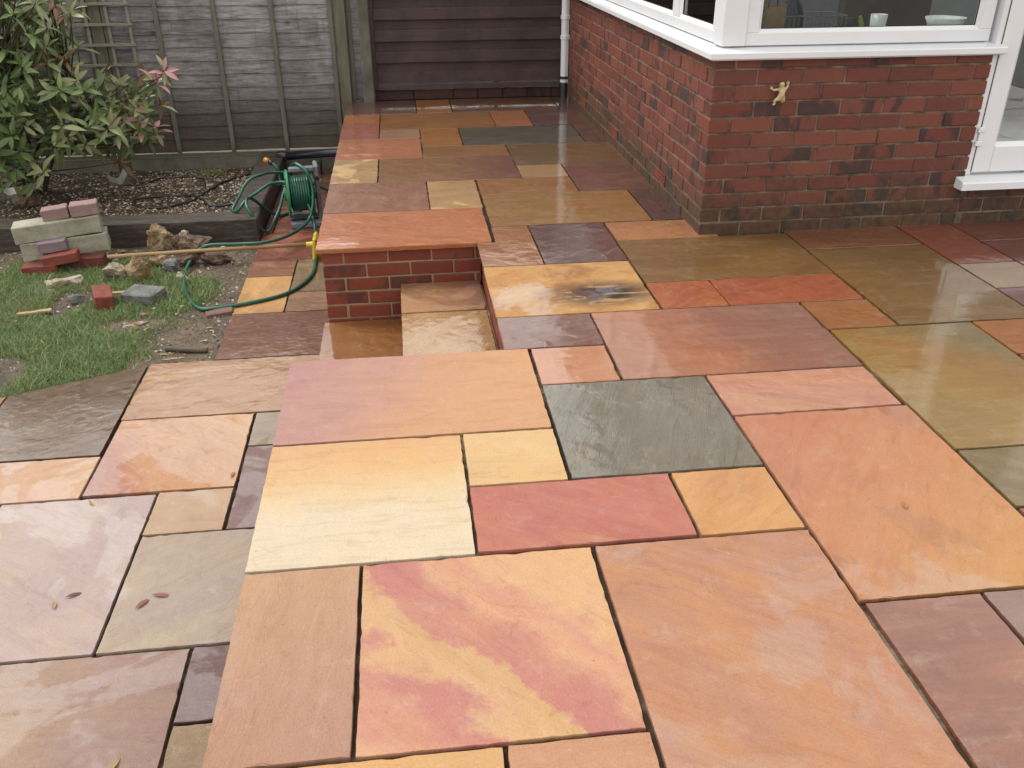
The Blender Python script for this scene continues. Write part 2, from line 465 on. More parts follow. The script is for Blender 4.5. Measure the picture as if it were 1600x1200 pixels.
def slab_mesh(poly, inset, thick, mat, seed):
    rnd = random.Random(seed)
    P = [Vector((p[0], p[1])) for p in poly]
    n = len(P)
    if sum(P[i].x * P[(i + 1) % n].y - P[(i + 1) % n].x * P[i].y for i in range(n)) < 0: P.reverse()
    def off(P, d):
        out = []
        for i in range(n):
            a, b, c = P[i - 1], P[i], P[(i + 1) % n]
            e1 = (b - a).normalized(); e2 = (c - b).normalized()
            n1 = Vector((-e1.y, e1.x)); n2 = Vector((-e2.y, e2.x))
            m = n1 + n2; m = m / max(1e-6, m.dot(n1))
            out.append(b + m * d)
        return out
    Q = off(P, inset)
    cen = sum((p for p in Q), Vector((0, 0))) / n
    rings = [[], [], [], []]
    for i in range(n):
        a, b = Q[i], Q[(i + 1) % n]
        e = b - a; L = e.length; nn = Vector((-e.y, e.x)).normalized()
        k = max(3, int(L / .022))
        for j in range(k):
            u = j / k
            p = a + e * u
            w = .0013 * mnoise.noise(Vector((p.x * 9, p.y * 9, seed))) + .0020 * mnoise.noise(Vector((p.x * 45, p.y * 45, seed * 2.1)))
            chip = max(0, mnoise.noise(Vector((p.x * 24, p.y * 24, seed * 1.3 + 5))) - .36) * .016
            ins = w + chip * .6
            if j == 0: ins += .0016
            rings[0].append((p + nn * (ins + .0016 + chip * .8)) - cen)
            rings[1].append((p + nn * (ins + .0008)) - cen)
            rings[2].append((p + nn * (ins + .0004)) - cen)
            rings[3].append((p + nn * (ins + .003)) - cen)
    zz = [0, -.0016, -.008, -thick]
    N = len(rings[0]); vs = []; fs = []
    for r, z in zip(rings, zz):
        for p in r:
            vs.append((p.x, p.y, z - (.002 * rnd.random() if z else 0)))
    for l in range(3):
        for k in range(N):
            a = l * N + k; b = l * N + (k + 1) % N
            fs.append((a, a + N, b + N, b))
    fs.append(tuple(range(N)))
    return mesh_from("paving_slab", vs, fs, mat), cen

def rect(x0, x1, y0, y1): return [(x0, y0), (x1, y0), (x1, y1), (x0, y1)]
SLAB_N = [0]
def slab(parent, z, poly, cols, label=None, inset=.0030, thick=.024, **kw):
    SLAB_N[0] += 1; i = SLAB_N[0]
    rnd = random.Random(i * 11)
    m = slab_mat(i, cols, **kw)
    me, c = slab_mesh(poly, inset, thick, m, i)
    o = mobj("paving_slab", me, parent, (c.x, c.y, z + rnd.uniform(-.001, .001)), (rnd.uniform(-.0022, .0022), rnd.uniform(-.0022, .0022), 0))
    if label: o['label'] = label
    return o

def joined_boxes(name, boxes, mat, parent=None):
    bm = bmesh.new()
    for b in boxes: add_box(bm, *b)
    return bm_obj(name, bm, mat, parent)

upper = joined_boxes("upper_patio", [(-.400, 6.0, -2.2, 3.030, -.75, -.016), (.430, 6.0, 3.030, 4.335, -.75, -.016), (-.400, 1.66, 4.430, 8.48, -.75, -.016),
                                     (.430, 1.66, 4.335, 4.430, -.75, -.016)], M_JOINT)
upper['kind'] = 'structure'
lower = joined_boxes("lower_patio", [(-2.9, -.405, -2.2, 3.78, -.75, -.618), (-1.405, -.405, 3.78, 4.37, -.75, -.618), (-1.072, -.405, 4.37, 8.40, -.75, -.618)], M_JOINT)
# the diagonal piece of bed under the cut slabs
bm = bmesh.new()
tri = [(-2.9, 3.78), (-1.405, 3.78), (-1.405, 4.345), (-2.01, 4.09), (-2.9, 3.73)]
top = [bm.verts.new((x, y, -.618)) for x, y in tri]; bot = [bm.verts.new((x, y, -.75)) for x, y in tri]
bm.faces.new(top)
for i in range(len(tri)): bm.faces.new((top[i], bot[i], bot[(i + 1) % len(tri)], top[(i + 1) % len(tri)]))
bm2 = bmesh.new(); bm2.from_mesh(lower.data)
tmp = bpy.data.meshes.new("t"); bm.to_mesh(tmp); bm.free(); bm2.from_mesh(tmp); bm2.to_mesh(lower.data); bm2.free()
bpy.data.meshes.remove(tmp)
lower['kind'] = 'structure'

def U(p, cols, **kw):
    if len(p) == 4 and not isinstance(p[0], tuple): p = rect(*p)
    return slab(upper, 0.0, p, cols, **kw)
def L(p, cols, **kw):
    if len(p) == 4 and not isinstance(p[0], tuple): p = rect(*p)
    return slab(lower, -.600, p, cols, **kw)

W = .95
U((-.475, .132, 7.725, 8.32), [(128, 88, 78), (112, 76, 70)], wet=W)
U((.132, .437, 7.725, 8.32), [(196, 132, 74), (176, 112, 60)], wet=W, ang=.5)
U((.437, 1.36, 7.725, 8.32), [(138, 92, 64), (120, 76, 56)], wet=W)
U((1.36, 1.62, 7.725, 8.32), [(118, 84, 76), (104, 72, 66)], wet=W)
U((-.475, -.175, 7.40, 7.725), [(206, 138, 74), (186, 112, 60)], wet=.85)
U((-.175, .742, 7.11, 7.725), [(174, 122, 62), (158, 104, 48), (186, 128, 64)], wet=W, ang=.2, stretch=4)
U((.742, 1.045, 7.12, 7.725), [(202, 132, 82), (184, 112, 68)], wet=W)
U((1.045, 1.62, 7.12, 7.725), [(120, 82, 76), (102, 70, 66)], wet=W)
U((-.475, -.175, 6.80, 7.40), [(196, 112, 96), (182, 96, 80)], wet=.8)
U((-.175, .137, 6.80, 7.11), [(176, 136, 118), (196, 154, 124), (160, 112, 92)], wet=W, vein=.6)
U((.137, .437, 6.51, 7.11), [(196, 134, 70), (180, 112, 54)], wet=W, ang=.3)
U((.437, 1.345, 6.49, 7.11), [(106, 102, 92), (92, 88, 78), (112, 98, 76)], wet=1, label="blue-grey sandstone slab catching the downpipe's reflection")
U((1.345, 1.62, 6.49, 7.12), [(118, 80, 74), (102, 68, 64)], wet=W)
U((-.475, .132, 6.185, 6.80), [(222, 140, 96), (206, 120, 82)], wet=.75, nscale=1.0)
U((.137, .742, 6.18, 6.51), [(140, 112, 82), (170, 118, 64), (158, 104, 56)], wet=W, ang=.1)
U((.742, 1.62, 5.88, 6.49), [(140, 108, 66), (126, 92, 52), (132, 100, 64)], wet=1)
U((-.475, -.172, 5.575, 6.185), [(226, 186, 128), (206, 160, 104)], wet=.6, ang=.1, stretch=4)
U((-.172, .742, 5.56, 6.18), [(170, 122, 74), (148, 90, 70)], wet=W, grad=(.0, -.5, .5, [(0, (168, 122, 72)), (.55, (160, 110, 64)), (.8, (140, 88, 66)), (1, (132, 78, 66))], .5))
U((.742, 1.05, 5.56, 5.88), [(206, 166, 124), (190, 142, 104)], wet=.9)
U((1.05, 1.62, 5.20, 5.88), [(134, 86, 70), (118, 72, 58)], wet=1)
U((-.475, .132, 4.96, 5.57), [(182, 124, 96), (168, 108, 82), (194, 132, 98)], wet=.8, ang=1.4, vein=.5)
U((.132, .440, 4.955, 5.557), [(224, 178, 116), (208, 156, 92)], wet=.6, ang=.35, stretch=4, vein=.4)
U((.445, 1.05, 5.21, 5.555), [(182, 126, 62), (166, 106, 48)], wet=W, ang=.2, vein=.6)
U((.445, 1.345, 4.605, 5.21), [(180, 134, 68), (164, 118, 54), (186, 132, 68)], wet=1, ang=.15, stretch=4)
U((1.345, 1.62, 4.60, 5.205), [(104, 68, 68), (88, 56, 58)], wet=1)
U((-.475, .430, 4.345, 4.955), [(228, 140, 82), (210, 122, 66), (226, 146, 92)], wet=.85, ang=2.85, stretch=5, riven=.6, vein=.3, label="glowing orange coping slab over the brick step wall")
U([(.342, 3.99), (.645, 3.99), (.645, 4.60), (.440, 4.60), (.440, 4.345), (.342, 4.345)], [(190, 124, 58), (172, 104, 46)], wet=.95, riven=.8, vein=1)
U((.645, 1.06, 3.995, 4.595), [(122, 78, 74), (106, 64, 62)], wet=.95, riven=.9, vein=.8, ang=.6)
U((1.065, 1.62, 4.285, 4.59), [(210, 148, 98), (192, 128, 86)], wet=.85, ang=.3, vein=.3)
U((1.060, 1.975, 3.69, 4.285), [(156, 118, 68), (138, 102, 56), (150, 114, 70)], wet=1, riven=.35, nscale=1)
U((.342, 1.055, 3.385, 3.988), [(230, 176, 96), (214, 150, 70), (238, 192, 122)], wet=.45, ang=.4, stretch=2, riven=.6, smudge=(.14, -.09, .33), label="honey yellow slab with a charcoal smudge at the top of the steps")
U((1.060, 1.36, 3.385, 3.69), [(208, 116, 76), (196, 102, 66), (206, 134, 76)], wet=.85, ang=.7)
U((1.36, 1.97, 3.385, 3.69), [(200, 114, 78), (188, 102, 72), (200, 126, 78)], wet=.85, ang=.4)
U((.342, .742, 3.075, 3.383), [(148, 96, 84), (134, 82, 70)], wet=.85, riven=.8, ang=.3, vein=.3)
U((.742, 1.664, 2.772, 3.382), [(212, 140, 108), (168, 122, 108)], wet=.78, riven=.3, grad=(.35, -.5, .5, [(0, (206, 142, 112)), (.35, (208, 134, 98)), (.6, (182, 120, 102)), (1, (170, 126, 112))], .6))
U((1.670, 1.975, 3.098, 3.383), [(186, 128, 80), (170, 112, 66)], wet=.9)
U((1.980, 2.605, 3.100, 4.022), [(160, 124, 74), (142, 108, 62), (152, 124, 82)], wet=1, riven=.35, nscale=1)
U((1.980, 2.605, 4.028, 4.42), [(162, 106, 74), (146, 92, 64)], wet=.95)
U((2.610, 2.915, 3.737, 4.42), [(176, 100, 78), (158, 88, 70)], wet=.95)
U((2.920, 3.56, 4.04, 4.42), [(150, 90, 78), (130, 76, 68)], wet=.95)
U((2.920, 3.56, 3.737, 4.04), [(144, 84, 76), (128, 76, 70)], wet=.95)
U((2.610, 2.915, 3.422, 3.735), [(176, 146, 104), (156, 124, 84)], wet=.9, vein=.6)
U((2.610, 2.915, 3.102, 3.42), [(148, 100, 100), (130, 86, 86)], wet=.95)
U((2.920, 3.56, 3.102, 3.735), [(186, 130, 82), (170, 112, 70)], wet=.9)
U((1.672, 2.285, 2.177, 3.093), [(176, 146, 86), (152, 134, 92), (170, 136, 82)], wet=.92, riven=.4, grad=(.75, -.45, .55, [(0, (178, 150, 96)), (.35, (182, 146, 84)), (.6, (176, 132, 72)), (.8, (156, 136, 92)), (1, (140, 130, 98))], .7))
U((2.290, 2.910, 2.79, 3.095), [(196, 130, 62), (178, 112, 52)], wet=.9)
U((2.290, 2.910, 2.177, 2.785), [(176, 120, 84), (158, 104, 78)], wet=.9)
U((2.915, 3.56, 2.177, 3.095), [(150, 100, 84), (134, 88, 76)], wet=.9)
U((.442, .738, 2.772, 3.072), [(236, 164, 116), (220, 144, 96)], wet=.7, ang=.3, stretch=3)
U((.440, 1.044, 2.168, 2.768), [(156, 148, 130), (136, 130, 116), (150, 136, 112)], wet=.72, ang=1.15, stretch=2.2, riven=1.0, label="dark grey riven slab with streaks of standing rain")
U((1.048, 1.657, 2.472, 2.768), [(236, 166, 124), (226, 152, 136), (238, 180, 132)], wet=.7, ang=-.3, stretch=4)
U((1.048, 1.666, 1.553, 2.468), [(214, 140, 104), (222, 158, 110)], wet=.45, riven=.45, grad=(-.9, -.5, .55, [(0, (206, 130, 102)), (.4, (214, 142, 102)), (.72, (218, 154, 100)), (1, (222, 166, 90))], .4), ang=1.0, stretch=2)
U((1.672, 2.285, 1.868, 2.173), [(166, 144, 100), (146, 126, 88), (156, 134, 100)], wet=.85, ang=-.6, stretch=3)
U((-.475, .436, 2.474, 3.080), [(206, 148, 150), (232, 178, 142)], wet=.12, riven=.15, grad=(-.25, -.42, .30, [(0, (200, 146, 146)), (.35, (208, 152, 140)), (.65, (222, 164, 126)), (1, (228, 170, 124))], .2), mott=.15, label="smooth mauve to peach slab at the edge of the steps")
U((-.475, .130, 1.853, 2.469), [(248, 212, 156), (252, 234, 198)], wet=.08, riven=.15, grad=(-1.50, -.30, .30, [(0, (234, 180, 124)), (.25, (240, 190, 128)), (.45, (248, 216, 168)), (.65, (250, 230, 200)), (1, (248, 228, 198))], .16), mott=.15, label="pale cream slab fading to orange")
U((.133, .436, 2.168, 2.471), [(244, 206, 150), (238, 192, 130)], wet=.1, riven=.2, mott=.2)
U((.131, .738, 1.857, 2.164), [(210, 122, 110), (202, 114, 106), (220, 150, 108)], wet=.25, riven=.35, ang=-.5, stretch=2.4, label="brick red sandstone slab with an orange cloud")
U((.742, 1.042, 1.853, 2.164), [(238, 182, 120), (230, 170, 106), (214, 148, 88)], wet=.3, riven=.3, ang=.7, stretch=4)
U((-.475, -.175, 1.246, 1.850), [(214, 168, 134), (204, 152, 132)], wet=.15, riven=.6, ang=1.45, stretch=4, grad=(-1.5, -.3, .3, [(0, (216, 170, 130)), (.5, (206, 156, 128)), (1, (198, 148, 128))], .2), mott=.2)
U((-.172, .436, 1.244, 1.850), [(238, 186, 138), (236, 184, 134)], wet=.12, riven=.35, ang=-.85, stretch=1.5, nscale=2.4, mott=.4,
  grad=(.72, -.40, .40, [(0, (234, 178, 138)), (.10, (224, 152, 132)), (.17, (214, 134, 126)), (.23, (216, 138, 128)), (.275, (234, 182, 134)), (.34, (228, 180, 126)), (.41, (224, 176, 120)), (.44, (212, 130, 124)), (.56, (214, 136, 126)), (.63, (234, 174, 134)), (.70, (226, 158, 134)), (.77, (238, 184, 134)), (1, (240, 188, 134))], .48), label="pink sandstone slab crossed by a tan diagonal band")
U((.442, 1.044, .930, 1.849), [(212, 144, 94), (204, 144, 120), (218, 152, 88)], wet=.45, riven=.4, ang=-.6, stretch=1.5, nscale=1.5, label="large peach slab with mauve clouding")
U((1.055, 1.360, .930, 1.548), [(168, 98, 68), (150, 84, 58), (180, 108, 66)], wet=.75, riven=.35)
U((1.365, 1.970, 1.246, 1.548), [(160, 118, 104), (146, 104, 92)], wet=.8)
U((1.365, 1.970, .930, 1.242), [(196, 142, 104), (182, 128, 96)], wet=.6)
U((1.672, 2.285, 1.553, 1.864), [(180, 120, 92), (166, 106, 84)], wet=.8)
U((-.475, .130, .930, 1.241), [(238, 188, 122), (228, 172, 106)], wet=.15, riven=.3, ang=.3)
U((.133, .437, .930, 1.241), [(222, 164, 124), (214, 152, 116)], wet=.3, riven=.5, vein=.5)
# paving that carries on beyond the photograph
rf = random.Random(21)
pal = [(200, 146, 104), (176, 118, 92), (160, 128, 84), (216, 170, 122), (150, 98, 82), (190, 116, 92)]
for (x0, x1, y0, y1) in [(2.29, 2.91, 1.553, 2.173), (2.915, 3.56, 1.553, 2.173), (1.975, 2.91, .93, 1.548), (2.915, 3.56, .93, 1.548),
                         (-.475, .13, .31, .925), (.133, 1.04, .31, .925), (1.045, 1.66, .31, .925), (1.665, 2.58, .31, .925), (2.585, 3.56, .31, .925),
                         (-.475, .44, -.62, .305), (.445, 1.35, -.62, .305), (1.355, 2.28, -.62, .305), (2.285, 3.56, -.62, .305),
                         (-.475, .75, -1.55, -.625), (.755, 1.95, -1.55, -.625), (1.955, 3.56, -1.55, -.625),
                         (3.565, 4.5, -1.55, .3), (3.565, 4.5, .305, 1.548), (3.565, 4.5, 1.553, 3.095), (3.565, 4.5, 3.10, 4.42), (4.505, 5.9, -1.55, 1.5), (4.505, 5.9, 1.505, 4.42)]:
    c = rf.choice(pal); U((x0, x1, y0, y1), [c, tuple(int(v * .88) for v in c)], wet=.7)

# lower level
L([(-2.01, 3.477), (-1.402, 3.477), (-1.402, 4.362), (-2.01, 4.105)], [(128, 92, 52), (110, 78, 44), (132, 92, 50)], wet=.9, riven=.72, ang=.7, vein=.5)
L([(-2.62, 3.477), (-2.014, 3.477), (-2.014, 4.100), (-2.62, 3.855)], [(206, 150, 98), (190, 132, 84)], wet=.8)
L((-2.01, -1.395, 3.150, 3.472), [(232, 186, 158), (224, 178, 146), (238, 196, 164)], wet=.6, riven=.5, ang=.3)
L((-2.62, -2.014, 3.150, 3.472), [(206, 160, 130), (190, 146, 120)], wet=.7)
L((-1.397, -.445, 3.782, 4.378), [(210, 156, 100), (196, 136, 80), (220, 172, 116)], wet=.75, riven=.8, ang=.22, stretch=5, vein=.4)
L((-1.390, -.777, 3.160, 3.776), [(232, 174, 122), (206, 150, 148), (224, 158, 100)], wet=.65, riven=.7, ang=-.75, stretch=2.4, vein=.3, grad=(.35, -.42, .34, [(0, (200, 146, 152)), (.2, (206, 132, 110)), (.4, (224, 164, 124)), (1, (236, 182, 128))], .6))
L((-.772, -.445, 3.477, 3.776), [(178, 152, 120), (162, 136, 104)], wet=.6, riven=.8)
L((-.772, -.445, 2.866, 3.472), [(162, 128, 128), (146, 112, 112)], wet=.5)
L((-1.084, -.780, 2.866, 3.155), [(220, 186, 156), (210, 174, 144)], wet=.4)
L((-1.695, -1.087, 2.247, 3.145), [(218, 194, 192), (208, 184, 180), (214, 188, 174)], wet=.45, riven=.4, ang=-.6, label="large pale lilac slab with fallen leaves")  # washed-out sky sheen is put into the pale colour of this slab
L((-1.082, -.445, 2.247, 2.861), [(212, 192, 168), (200, 178, 160), (196, 178, 168)], wet=.45, riven=.5, ang=.5)
L((-1.695, -.780, 1.632, 2.241), [(186, 152, 136), (196, 166, 132)], wet=.45, riven=.5, grad=(0, -.4, .45, [(0, (196, 166, 128)), (.4, (192, 158, 136)), (.7, (182, 146, 138)), (1, (176, 138, 130))], .5))
L((-.775, -.445, 1.930, 2.241), [(140, 104, 102), (122, 88, 88)], wet=.5)
L((-.775, -.445, 1.30, 1.925), [(184, 160, 128), (168, 142, 112)], wet=.5, riven=.8, vein=.6)
L((-1.695, -.780, 1.02, 1.627), [(190, 160, 130), (176, 146, 118)], wet=.5)
L((-.775, -.445, .69, 1.295), [(170, 130, 112), (156, 118, 102)], wet=.5)
for (x0, x1, y0, y1) in [(-2.62, -1.70, 2.247, 3.145), (-2.62, -1.70, 1.02, 2.241), (-2.62, -1.70, -.2, 1.015), (-1.695, -.45, -.2, 1.015)]:
    c = rf.choice(pal); L((x0, x1, y0, y1), [c, tuple(int(v * .88) for v in c)], wet=.5)
L((-1.070, -.445, 4.386, 4.988), [(150, 94, 62), (134, 80, 52), (146, 92, 66)], wet=.85, riven=.7, ang=.2, vein=.7)
L((-1.070, -.766, 4.993, 5.597), [(232, 178, 100), (222, 162, 84), (238, 190, 118)], wet=.4, riven=.3, ang=1.4, stretch=5)
L((-.764, -.445, 4.993, 5.300), [(176, 130, 92), (162, 114, 80)], wet=.6)
L((-.764, -.445, 5.304, 5.895), [(178, 144, 106), (162, 128, 94)], wet=.6)
L((-1.070, -.766, 5.601, 5.895), [(186, 124, 92), (172, 108, 80)], wet=.6)
L((-1.070, -.445, 5.899, 6.497), [(178, 98, 70), (164, 84, 60), (186, 104, 72)], wet=.6)
L((-1.070, -1.004, 6.501, 7.10), [(170, 96, 66), (154, 84, 60)], wet=.6)
L((-1.000, -.445, 6.501, 7.10), [(182, 106, 74), (168, 90, 64)], wet=.6)
L((-1.070, -.764, 7.104, 7.70), [(148, 92, 72), (134, 80, 64)], wet=.7)
L((-.760, -.445, 7.104, 7.70), [(158, 100, 76), (140, 86, 68)], wet=.7)
L((-1.070, -.445, 7.704, 8.385), [(140, 92, 76), (126, 82, 68)], wet=.7)

# ------------------------------------------------------------------ bricks
BRK = {}
def brick_mesh(l, h, d, mat, var=0):
    key = (round(l, 3), round(h, 3), round(d, 3), mat.name, var)
    if key not in BRK:
        bm = bmesh.new(); add_box(bm, 0, l, 0, d, 0, h, bev=.0035)
        r = random.Random(hash((key[0], key[1], var)) & 0xffff)
        for v in bm.verts:
            v.co += Vector((r.uniform(-.0012, .0012), r.uniform(-.001, .001), r.uniform(-.0012, .0012)))
        me = bpy.data.meshes.new("brick"); bm.to_mesh(me); bm.free(); me.materials.append(mat)
        BRK[key] = me
    return BRK[key]

BR = random.Random(5)
def lay_wall(parent, origin, uang, length, courses, mat, z0=0.0, first=0.0, half=None, skip=(), lo=0.0, top=None, starts=None, ends=None, cmin=0, course=.075, h=.065, d=.10, gap=.010, mod=.225):
    """bricks along a wall face; front of a brick looks to the right-hand side of u (local -y)"""
    n = 0
    for c in range(cmin, courses):
        s = half[c % 2] if half is not None else 0.0
        zz = z0 + c * course
        hh = h if top is None else min(h, top - zz)
        if hh < .012: continue
        a0, a1 = lo, length
        if starts: a0 = s = starts[c % 2]
        if ends:
            a1 = length - ends[c % 2]; s = a1 + gap - mod * math.ceil(a1 / mod)
        while s < a1 - .01:
            b0, b1 = max(s, a0), min(s + mod - gap, a1)
            segs = [(b0, b1)]
            for (sc, s0, s1) in skip:
                if sc == c:
                    ns = []
                    for (q0, q1) in segs:
                        if q1 <= s0 or q0 >= s1: ns.append((q0, q1))
                        else:
                            if q0 < s0 - gap: ns.append((q0, s0 - gap))
                            if q1 > s1 + gap: ns.append((s1 + gap, q1))
                    segs = ns
            for (q0, q1) in segs:
                if q1 - q0 > .025:
                    me = brick_mesh(q1 - q0, hh, d, mat, BR.randrange(3))
                    off = BR.uniform(-.0025, .0015)
                    M = Matrix.Translation(Vector(origin)) @ Matrix.Rotation(uang, 4, 'Z')
                    p = M @ Vector((q0, off, zz))
                    mobj("brick", me, parent, p, (0, BR.uniform(-.004, .004), uang)); n += 1
            s += mod
    return n

# ------------------------------------------------------------------ garden walls and steps
wall_a = thing("garden_wall", "low red brick wall under the orange coping slab beside the steps", "brick wall", (-.05, 4.38, -.6))
core = joined_boxes("mortar_core", [(-.440, .365, 4.380, 4.47, -.66, -.027), (-.440, -.35, 4.47, 8.30, -.66, -.027)], M_GMORT)
core.parent = wall_a; core.location = -Vector(wall_a.location)
# course lines start at the landing so that the top course ends under the coping
z0 = -.026 - 8 * .075 + .010
lay_wall(core, (-.445, 4.375, 0), 0, .815, 8, M_GBRICK, z0=z0, starts=(0.0, .1125))
lay_wall(core, (-.445, 8.28, 0), R(-90), 8.28 - 4.375, 8, M_GBRICK, z0=z0, ends=(.1125, 0.0))

wall_b = thing("garden_wall", "brick retaining wall along the raised patio edge beside the lilac slab", "brick wall", (-.44, 1.0, -.6))
core = joined_boxes("mortar_core", [(-.437, -.33, -1.5, 3.042, -.66, -.027), (-.33, .44, 2.955, 3.042, -.66, -.027)], M_GMORT)
core.parent = wall_b; core.location = -Vector(wall_b.location)
lay_wall(core, (-.445, 3.05, 0), R(-90), 4.5, 8, M_GBRICK, z0=z0, starts=(0.0, .1125))
lay_wall(core, (.43, 3.05, 0), R(180), .875, 8, M_GBRICK, z0=z0, ends=(.1125, 0.0))

steps = thing("stone_steps", "two sandstone steps between the red brick wall and the mauve slab", "steps", (-.05, 3.7, -.6))
core = joined_boxes("step_core", [(-.437, -.02, 3.06, 4.372, -.66, -.436), (-.018, .372, 3.06, 4.372, -.66, -.242)], M_GMORT)
core.parent = steps; core.location = -Vector(steps.location)
lay_wall(core, (-.445, 4.37, 0), R(-90), 1.30, 3, M_GBRICK, z0=-.66, half=(-.05, -.16))
lay_wall(core, (-.026, 4.37, 0), R(-90), 1.30, 3, M_GBRICK, z0=-.472, half=(-.05, -.16), top=-.245)
core2 = joined_boxes("riser_core", [(.383, .46, 3.06, 4.372, -.66, -.027)], M_GMORT)
core2.parent = steps; core2.location = -Vector(steps.location)
lay_wall(core2, (.373, 4.37, 0), R(-90), 1.30, 8, M_GBRICK, z0=z0, half=(-.03, -.14))
def T(z, p, cols, **kw):
    o = slab(core, z, rect(*p), cols, **kw); o.location = Vector(o.location) + Vector((0, 0, 0)); return o
T(-.411, (-.472, -.030, 3.062, 4.374), [(182, 126, 66), (164, 104, 50), (192, 140, 80)], wet=1, ang=-.6, stretch=3, vein=.3)
T(-.216, (-.060, .362, 3.985, 4.374), [(198, 148, 98), (170, 118, 96)], wet=.5, grad=(.3, -.2, .2, [(0, (200, 150, 96)), (.6, (192, 138, 98)), (1, (170, 118, 98))], .2))
T(-.216, (-.060, .362, 3.43, 3.980), [(220, 166, 96), (206, 148, 78), (230, 182, 116)], wet=.7, riven=1.0, ang=.9, stretch=1.6, vein=.8)
T(-.216, (-.060, .362, 3.062, 3.425), [(206, 150, 100), (190, 132, 84)], wet=.6)

# ------------------------------------------------------------------ house
house = thing("house", "red brick house corner with white framed windows and glazed door", "house", (0, 0, 0))
HX, HY = 1.515, 4.325
TOPZ = .868
AIR = [5.117, 6.349, 7.509]
hw = joined_boxes("wall", [(HX + .005, HX + .20, HY + .005, 8.21, -.05, TOPZ), (HX + .20, 2.935, HY + .005, HY + .20, -.05, TOPZ), (2.935, 6.0, HY + .005, HY + .20, -.05, .196)], M_HMORT)
hw.parent = house
CZ = .0765
skips = [(1, 8.20 - y - .1075, 8.20 - y + .1075) for y in AIR]
lay_wall(hw, (HX, 8.20, 0), R(-90), 8.20 - HY, 12, M_HBRICK, z0=-.012, course=CZ, h=.0668, ends=(.1125, 0.0), skip=skips, top=TOPZ)
lay_wall(hw, (HX, HY, 0), 0, 2.945 - HX, 12, M_HBRICK, z0=-.012, course=CZ, h=.0668, starts=(0.0, .1125), top=TOPZ)
lay_wall(hw, (HX, HY, 0), 0, 3.3, 3, M_HBRICK, z0=-.012, course=CZ, h=.0668, half=(.125 - .003, .0), lo=1.440, top=.196)
M_TERRA = mat_simple("terracotta", lin((150, 80, 58)), .8, .3, 30, .25, .4)
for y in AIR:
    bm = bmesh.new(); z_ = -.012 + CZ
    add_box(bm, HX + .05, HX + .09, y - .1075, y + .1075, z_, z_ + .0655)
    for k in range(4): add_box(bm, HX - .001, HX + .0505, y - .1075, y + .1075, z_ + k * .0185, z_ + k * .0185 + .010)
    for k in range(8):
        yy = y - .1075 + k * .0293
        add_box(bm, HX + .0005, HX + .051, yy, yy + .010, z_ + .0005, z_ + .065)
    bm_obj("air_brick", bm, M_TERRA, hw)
    box("vent_shade", (HX + .046, HX + .0499, y - .106, y + .106, z_ + .001, z_ + .0645), M_DARKGAP, hw)  # dark sheet standing in for the shade inside the vent slots

# window sill, L shaped with a mitred corner
SX, SY = HX - .032, HY - .032
def extr_L(name, prof, xe, ye, mat, parent):
    """profile points (d, z): d = distance outwards from the wall faces; runs along the front then up the side"""
    bm = bmesh.new(); A = []; B = []; C = []
    for d, z in prof:
        A.append(bm.verts.new((xe, HY - d, z))); B.append(bm.verts.new((HX - d, HY - d, z))); C.append(bm.verts.new((HX - d, ye, z)))
    n = len(prof)
    for i in range(n):
        j = (i + 1) % n
        bm.faces.new((A[i], A[j], B[j], B[i])); bm.faces.new((B[i], B[j], C[j], C[i]))
    bm.faces.new(A[::-1]); bm.faces.new(C)
    bmesh.ops.recalc_face_normals(bm, faces=bm.faces)
    return bm_obj(name, bm, mat, parent)
extr_L("window_sill", [(.036, .874), (.040, .878), (.040, .902), (.036, .907), (-.075, .925), (-.16, .925), (-.16, .8685), (.020, .8685), (.020, .874)], 2.985, 8.19, M_UPVC, house)
